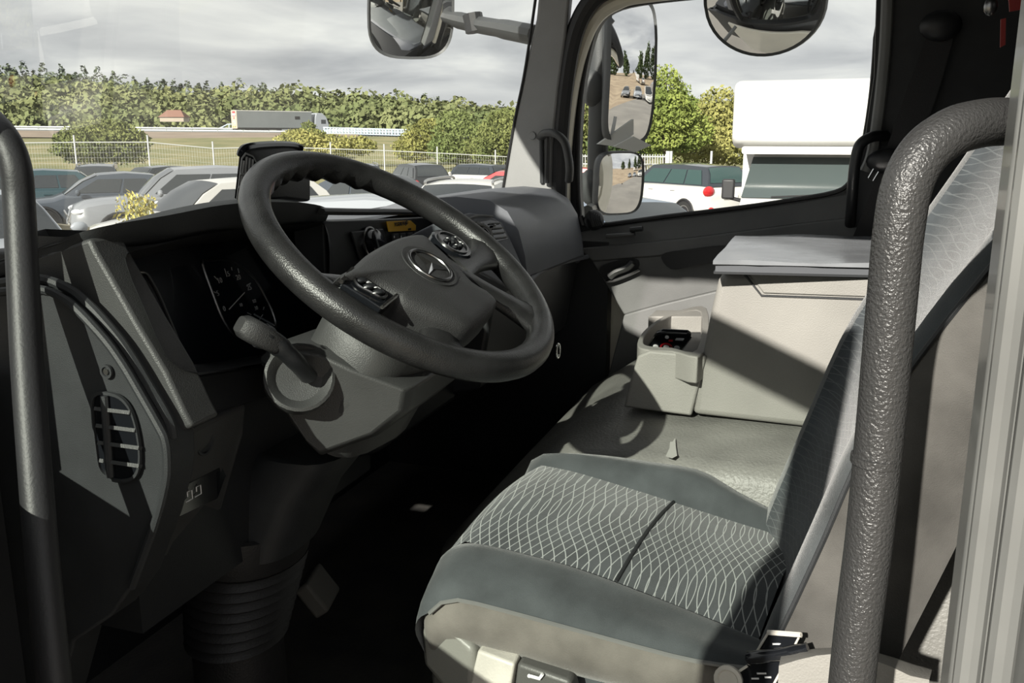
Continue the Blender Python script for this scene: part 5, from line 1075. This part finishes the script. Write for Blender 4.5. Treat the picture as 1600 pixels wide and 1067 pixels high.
for e in (0, 6): b.f.append([i*7+e for i in range(6)]+[len(b.v)]); b.add([Vector((-.4, cabr[0][e].y, .35))], [])
b.build('cab', M['camper_white'], mh, sharp=40)
ws = [[p+Vector((.02, 0, .02)) for p in cabr[3]], [p+Vector((.02, 0, .02)) for p in cabr[4]]]
MB().grid([[a.lerp(c, q) for a, c in zip(*ws)][1:6] if False else [a.lerp(c, q)*1.0 for a, c in zip(*ws)] for q in (.03, .45, .84)]).build('windscreen', mat('camper_glass', (.06, .075, .075), .1, spec=.7), mh, fix=False)
wsb = [ws[0][0].lerp(ws[1][0], .03), ws[0][0].lerp(ws[1][0], .84)]
MB().tube([ws[0][2].lerp(ws[1][2], .04)+Vector((.02, 0, .01)), ws[0][4].lerp(ws[1][4], .10)+Vector((.02, 0, .02))], .012, 5).build('wiper', M['car_trim'], mh)
for sg in (-1, 1):
    MB().box((1.35, sg*1.16, 1.34), (.12, .20, .32)).build('door_mirror', M['car_trim'], mh, bevel=.03); MB().tube([(1.30, sg*.92, 1.15), (1.35, sg*1.12, 1.2)], .03, 6).build('mirror_arm', M['car_trim'], mh)
    MB().ball((2.08, sg*.68, .88), (.12, .16, .12), 12, 8).build('headlight', M['lamp_clear'], mh)
    MB().add([Vector((1.25, sg*.925, 1.2)), Vector((.2, sg*.93, 1.2)), Vector((.2, sg*.86, 1.82)), Vector((.75, sg*.86, 1.82))], [[0, 1, 2, 3]]).build('side_window', M['car_glass'], mh, fix=False)
    for x in (1.4, -3.2): MB().lathe((x, sg*.85, .34), (0, sg, 0), [(.2, -.1), (.34, -.1), (.34, .1), (.2, .1), (0, .08)], 20).build('wheel', M['tyre'], mh)
    MB().box((.2, sg*.9, 2.0), (1.5, .03, .03)).build('seam_strip', M['jamb_grey'], mh)
mh.location = gp(1262, 15.6); f = (CR*-.36-FH*.93).normalized(); mh.rotation_euler = (0, 0, math.atan2(f.y, f.x))

# lorry on the motorway
lo_ = thing('lorry', (0, 0, 0), 'grey curtain-sided articulated lorry on the motorway', 'lorry')
mat('curtain_grey', (.17, .185, .19), .7, var=.08, vscale=.4); mat('trailer_tan', (.50, .42, .34), .7)
MB().box((-2.2, 0, 2.55), (13.4, 2.5, 2.75)).build('curtain', M['curtain_grey'], lo_, bevel=.05)
MB().box((-2.2, 0, 3.97), (13.5, 2.54, .12)).build('roof_rail', M['paint_white'], lo_)
bk2 = MB().box((-8.93, 0, 2.5), (.08, 2.5, 2.9)).build('rear_doors', M['trailer_tan'], lo_)
MB().box((-8.98, -.1, 3.45), (.04, 1.3, .85)).build('red_sign', M['paint_red'], bk2)
text_mesh('PNO', .62, Vector((-9.02, -.1, 3.28)), (0, -1, 0), (0, 0, 1), 'sign_lettering', M['white_mark'], bk2, .02, bold=.02)
for z, y, w in ((2.75, -.1, .5), (2.2, .1, .9), (1.9, -.4, .6)): MB().box((-8.98, y, z), (.04, w, .22)).build('door_print', M['paint_white' if z < 2.5 else 'paint_red'], bk2)
for y in (-.8, .8): MB().box((-8.98, y*.6, 1.35), (.05, .4, .25)).build('tail_light', mat('lamp_amber', (.7, .35, .08), .4), bk2)
MB().box((-2.2, 0, 1.02), (13.3, 2.3, .3)).build('chassis', M['car_trim'], lo_); 
for sg in (-1, 1):
    MB().box((1.2, sg*1.2, .75), (4.6, .08, .5)).build('side_guard', M['galvanised'], lo_)
    for x in (-3.8, -5.1, -6.4, 3.4, 7.0): MB().lathe((x, sg*1.0, .5), (0, sg, 0), [(.25, -.15), (.5, -.15), (.5, .15), (.3, .15), (.0, .1)], 16).build('wheel', M['tyre'], lo_)
    MB().box((1.8, sg*1.27, 2.9), (.9, .02, .5)).build('curtain_print', M['car_trim'], lo_)
b = MB(); b.prism([(4.9, -1.22, .6), (7.6, -1.22, .6), (7.75, -1.22, 1.8), (7.3, -1.22, 3.1), (6.6, -1.22, 3.75), (5.4, -1.22, 3.8), (5.2, -1.22, 3.0)], (0, 2.44, 0)); b.build('cab', M['paint_silver'], lo_, bevel=.08)
MB().add([Vector((7.73, -1.1, 1.95)), Vector((7.73, 1.1, 1.95)), Vector((7.34, 1.1, 3.05)), Vector((7.34, -1.1, 3.05))], [[0, 1, 2, 3]]).build('windscreen', M['car_glass'], lo_, fix=False)
for sg in (-1, 1): MB().box((6.7, sg*1.225, 2.3), (.9, .02, .7)).build('side_window', M['car_glass'], lo_)
lo_.location = PD(446, 209, 160); lo_.location.z = PD(446, 211, 160).z; f = (CR*.80+FH*.60).normalized(); lo_.rotation_euler = (0, 0, math.atan2(f.y, f.x))

# ------------------------------------------------------------------ truck mirrors
def convex(c, n, w, h, Rc, up=Vector((0, 0, 1)), p=5, seg=40, rings=7, outline=None, depth=.0):
    n = n.normalized(); ax = up.cross(n).normalized(); ay = n.cross(ax)
    rows = []
    ol = outline or [(math.copysign(abs(math.cos(t))**(2/p), math.cos(t)), math.copysign(abs(math.sin(t))**(2/p), math.sin(t))) for t in [k*2*math.pi/seg for k in range(seg)]]
    for j in range(rings+1):
        s_ = max(j/rings, .02); rows.append([c+ax*u*w*s_+ay*v*h*s_-n*((u*w*s_)**2+(v*h*s_)**2)/(2*Rc) for u, v in ol])
    return rows, ax, ay, n
def mirror(t, c, n, w, h, Rc, back=.05, p=5, outline=None, shell='mirror_shell'):
    rows, ax, ay, n = convex(c, n, w, h, Rc, p=p, outline=outline)
    MB().grid(rows, close_u=True).build('mirror_glass', M['mirror'], t, sharp=180, fix=False)
    ed = rows[-1]; cc = c
    b = MB(); b.grid([[cc+(q-cc)*1.0 for q in ed], [cc+(q-cc)*1.05+n*.006 for q in ed], [cc+(q-cc)*1.08-n*.008 for q in ed], [cc+(q-cc)*1.04-n*back*.6 for q in ed], [cc+(q-cc)*.75-n*back for q in ed]], close_u=True); b.f.append([len(ed)*4+i for i in range(len(ed))]); b.build('mirror_housing', M[shell], t, sharp=50)
sm = thing('side_mirror', PX(940, 335, 2.9), 'tall black passenger side mirror pair on a dark post', 'mirror')
cu_ = PX(990, 112, 2.95); mirror(sm, cu_, Vector((-.60, -.80, -.02)), .093, .215, 1.5)
cl_ = PX(972, 287, 2.95); mirror(sm, cl_, Vector((-.66, -.75, -.05)), .088, .098, .55, p=4)
pA = [PX(938, 12, 3.0), PX(937, 120, 3.0), PX(934, 230, 3.0), PX(932, 335, 3.0)]
b = MB(); b.tube(pA, .035, 12, flat=.8); b.build('post', M['mirror_shell'], sm)
MB().tube([PX(956, 30, 2.97), PX(954, 200, 2.97)], .030, 10).build('post_cover', M['mirror_shell'], sm)
MB().ball(PX(926, 138, 2.98), (.03, .04, .06), 12, 8).build('joint', M['mirror_shell'], sm); MB().ball(PX(922, 292, 2.98), (.03, .04, .06), 12, 8).build('joint', M['mirror_shell'], sm)
MB().ball(PX(957, 148, 2.94), (.02, .02, .02), 10, 8).build('joint', M['mirror_shell'], sm)
MB().tube([PX(932, 332, 3.0), PX(924, 326, 2.85), PX(918, 330, 2.6)], .018, 8).build('lower_arm', M['jamb_grey'], sm)
mat('reflection_grey', (.5, .5, .48), .5)
b = MB(); b.prism([PX(*p, 2.90) for p in ((935, 225), (990, 186), (990, 210), (963, 229))], (.012, .01, 0)); b.build('reflection_plate', M['reflection_grey'], sm)  # grey plates added to imitate a reflection in the door window glass
b = MB(); b.prism([PX(*p, 2.885) for p in ((960, 229), (990, 213), (1018, 227), (995, 237))], (.012, .01, 0)); b.build('reflection_plate', M['reflection_grey'], sm)
fm = thing('front_mirror', PX(830, 60, 2.5), 'rounded front mirror on a long black arm outside the windscreen', 'mirror')
cf_ = PX(644, 24, 2.62); mirror(fm, cf_, Vector((-.80, -.52, -.30)), .124, .126, .60, p=3.2)
MB().tube(smooth([PX(640, 10, 2.68), PX(690, 25, 2.70), PX(745, 38, 2.66), PX(790, 46, 2.60), PX(840, 56, 2.52)], 4), [.026]*6+[.034]*6+[.038]*5, 10, flat=.75).build('arm', M['mirror_shell'], fm)
MB().tube([PX(738, 22, 2.65), PX(743, 50, 2.65)], .03, 10).build('collar', M['black_plastic'], fm)
km = thing('kerb_mirror', PX(1190, 0, 2.8), 'wide rounded kerb mirror above the passenger window', 'mirror')
ck = PX(1190, 8, 2.80); ol = [(math.cos(t)*(1.0 if math.sin(t) > 0 else 1-.10*abs(math.sin(t))), math.copysign(abs(math.sin(t))**(.8 if math.sin(t) < 0 else .55), math.sin(t))) for t in [k*2*math.pi/44 for k in range(44)]]
mirror(km, ck, Vector((-.88, .12, -.42)), .165, .150, .50, outline=ol)
MB().tube([PX(1190, -30, 2.86), PX(1180, -120, 2.75)], .03, 8).build('arm', M['mirror_shell'], km)
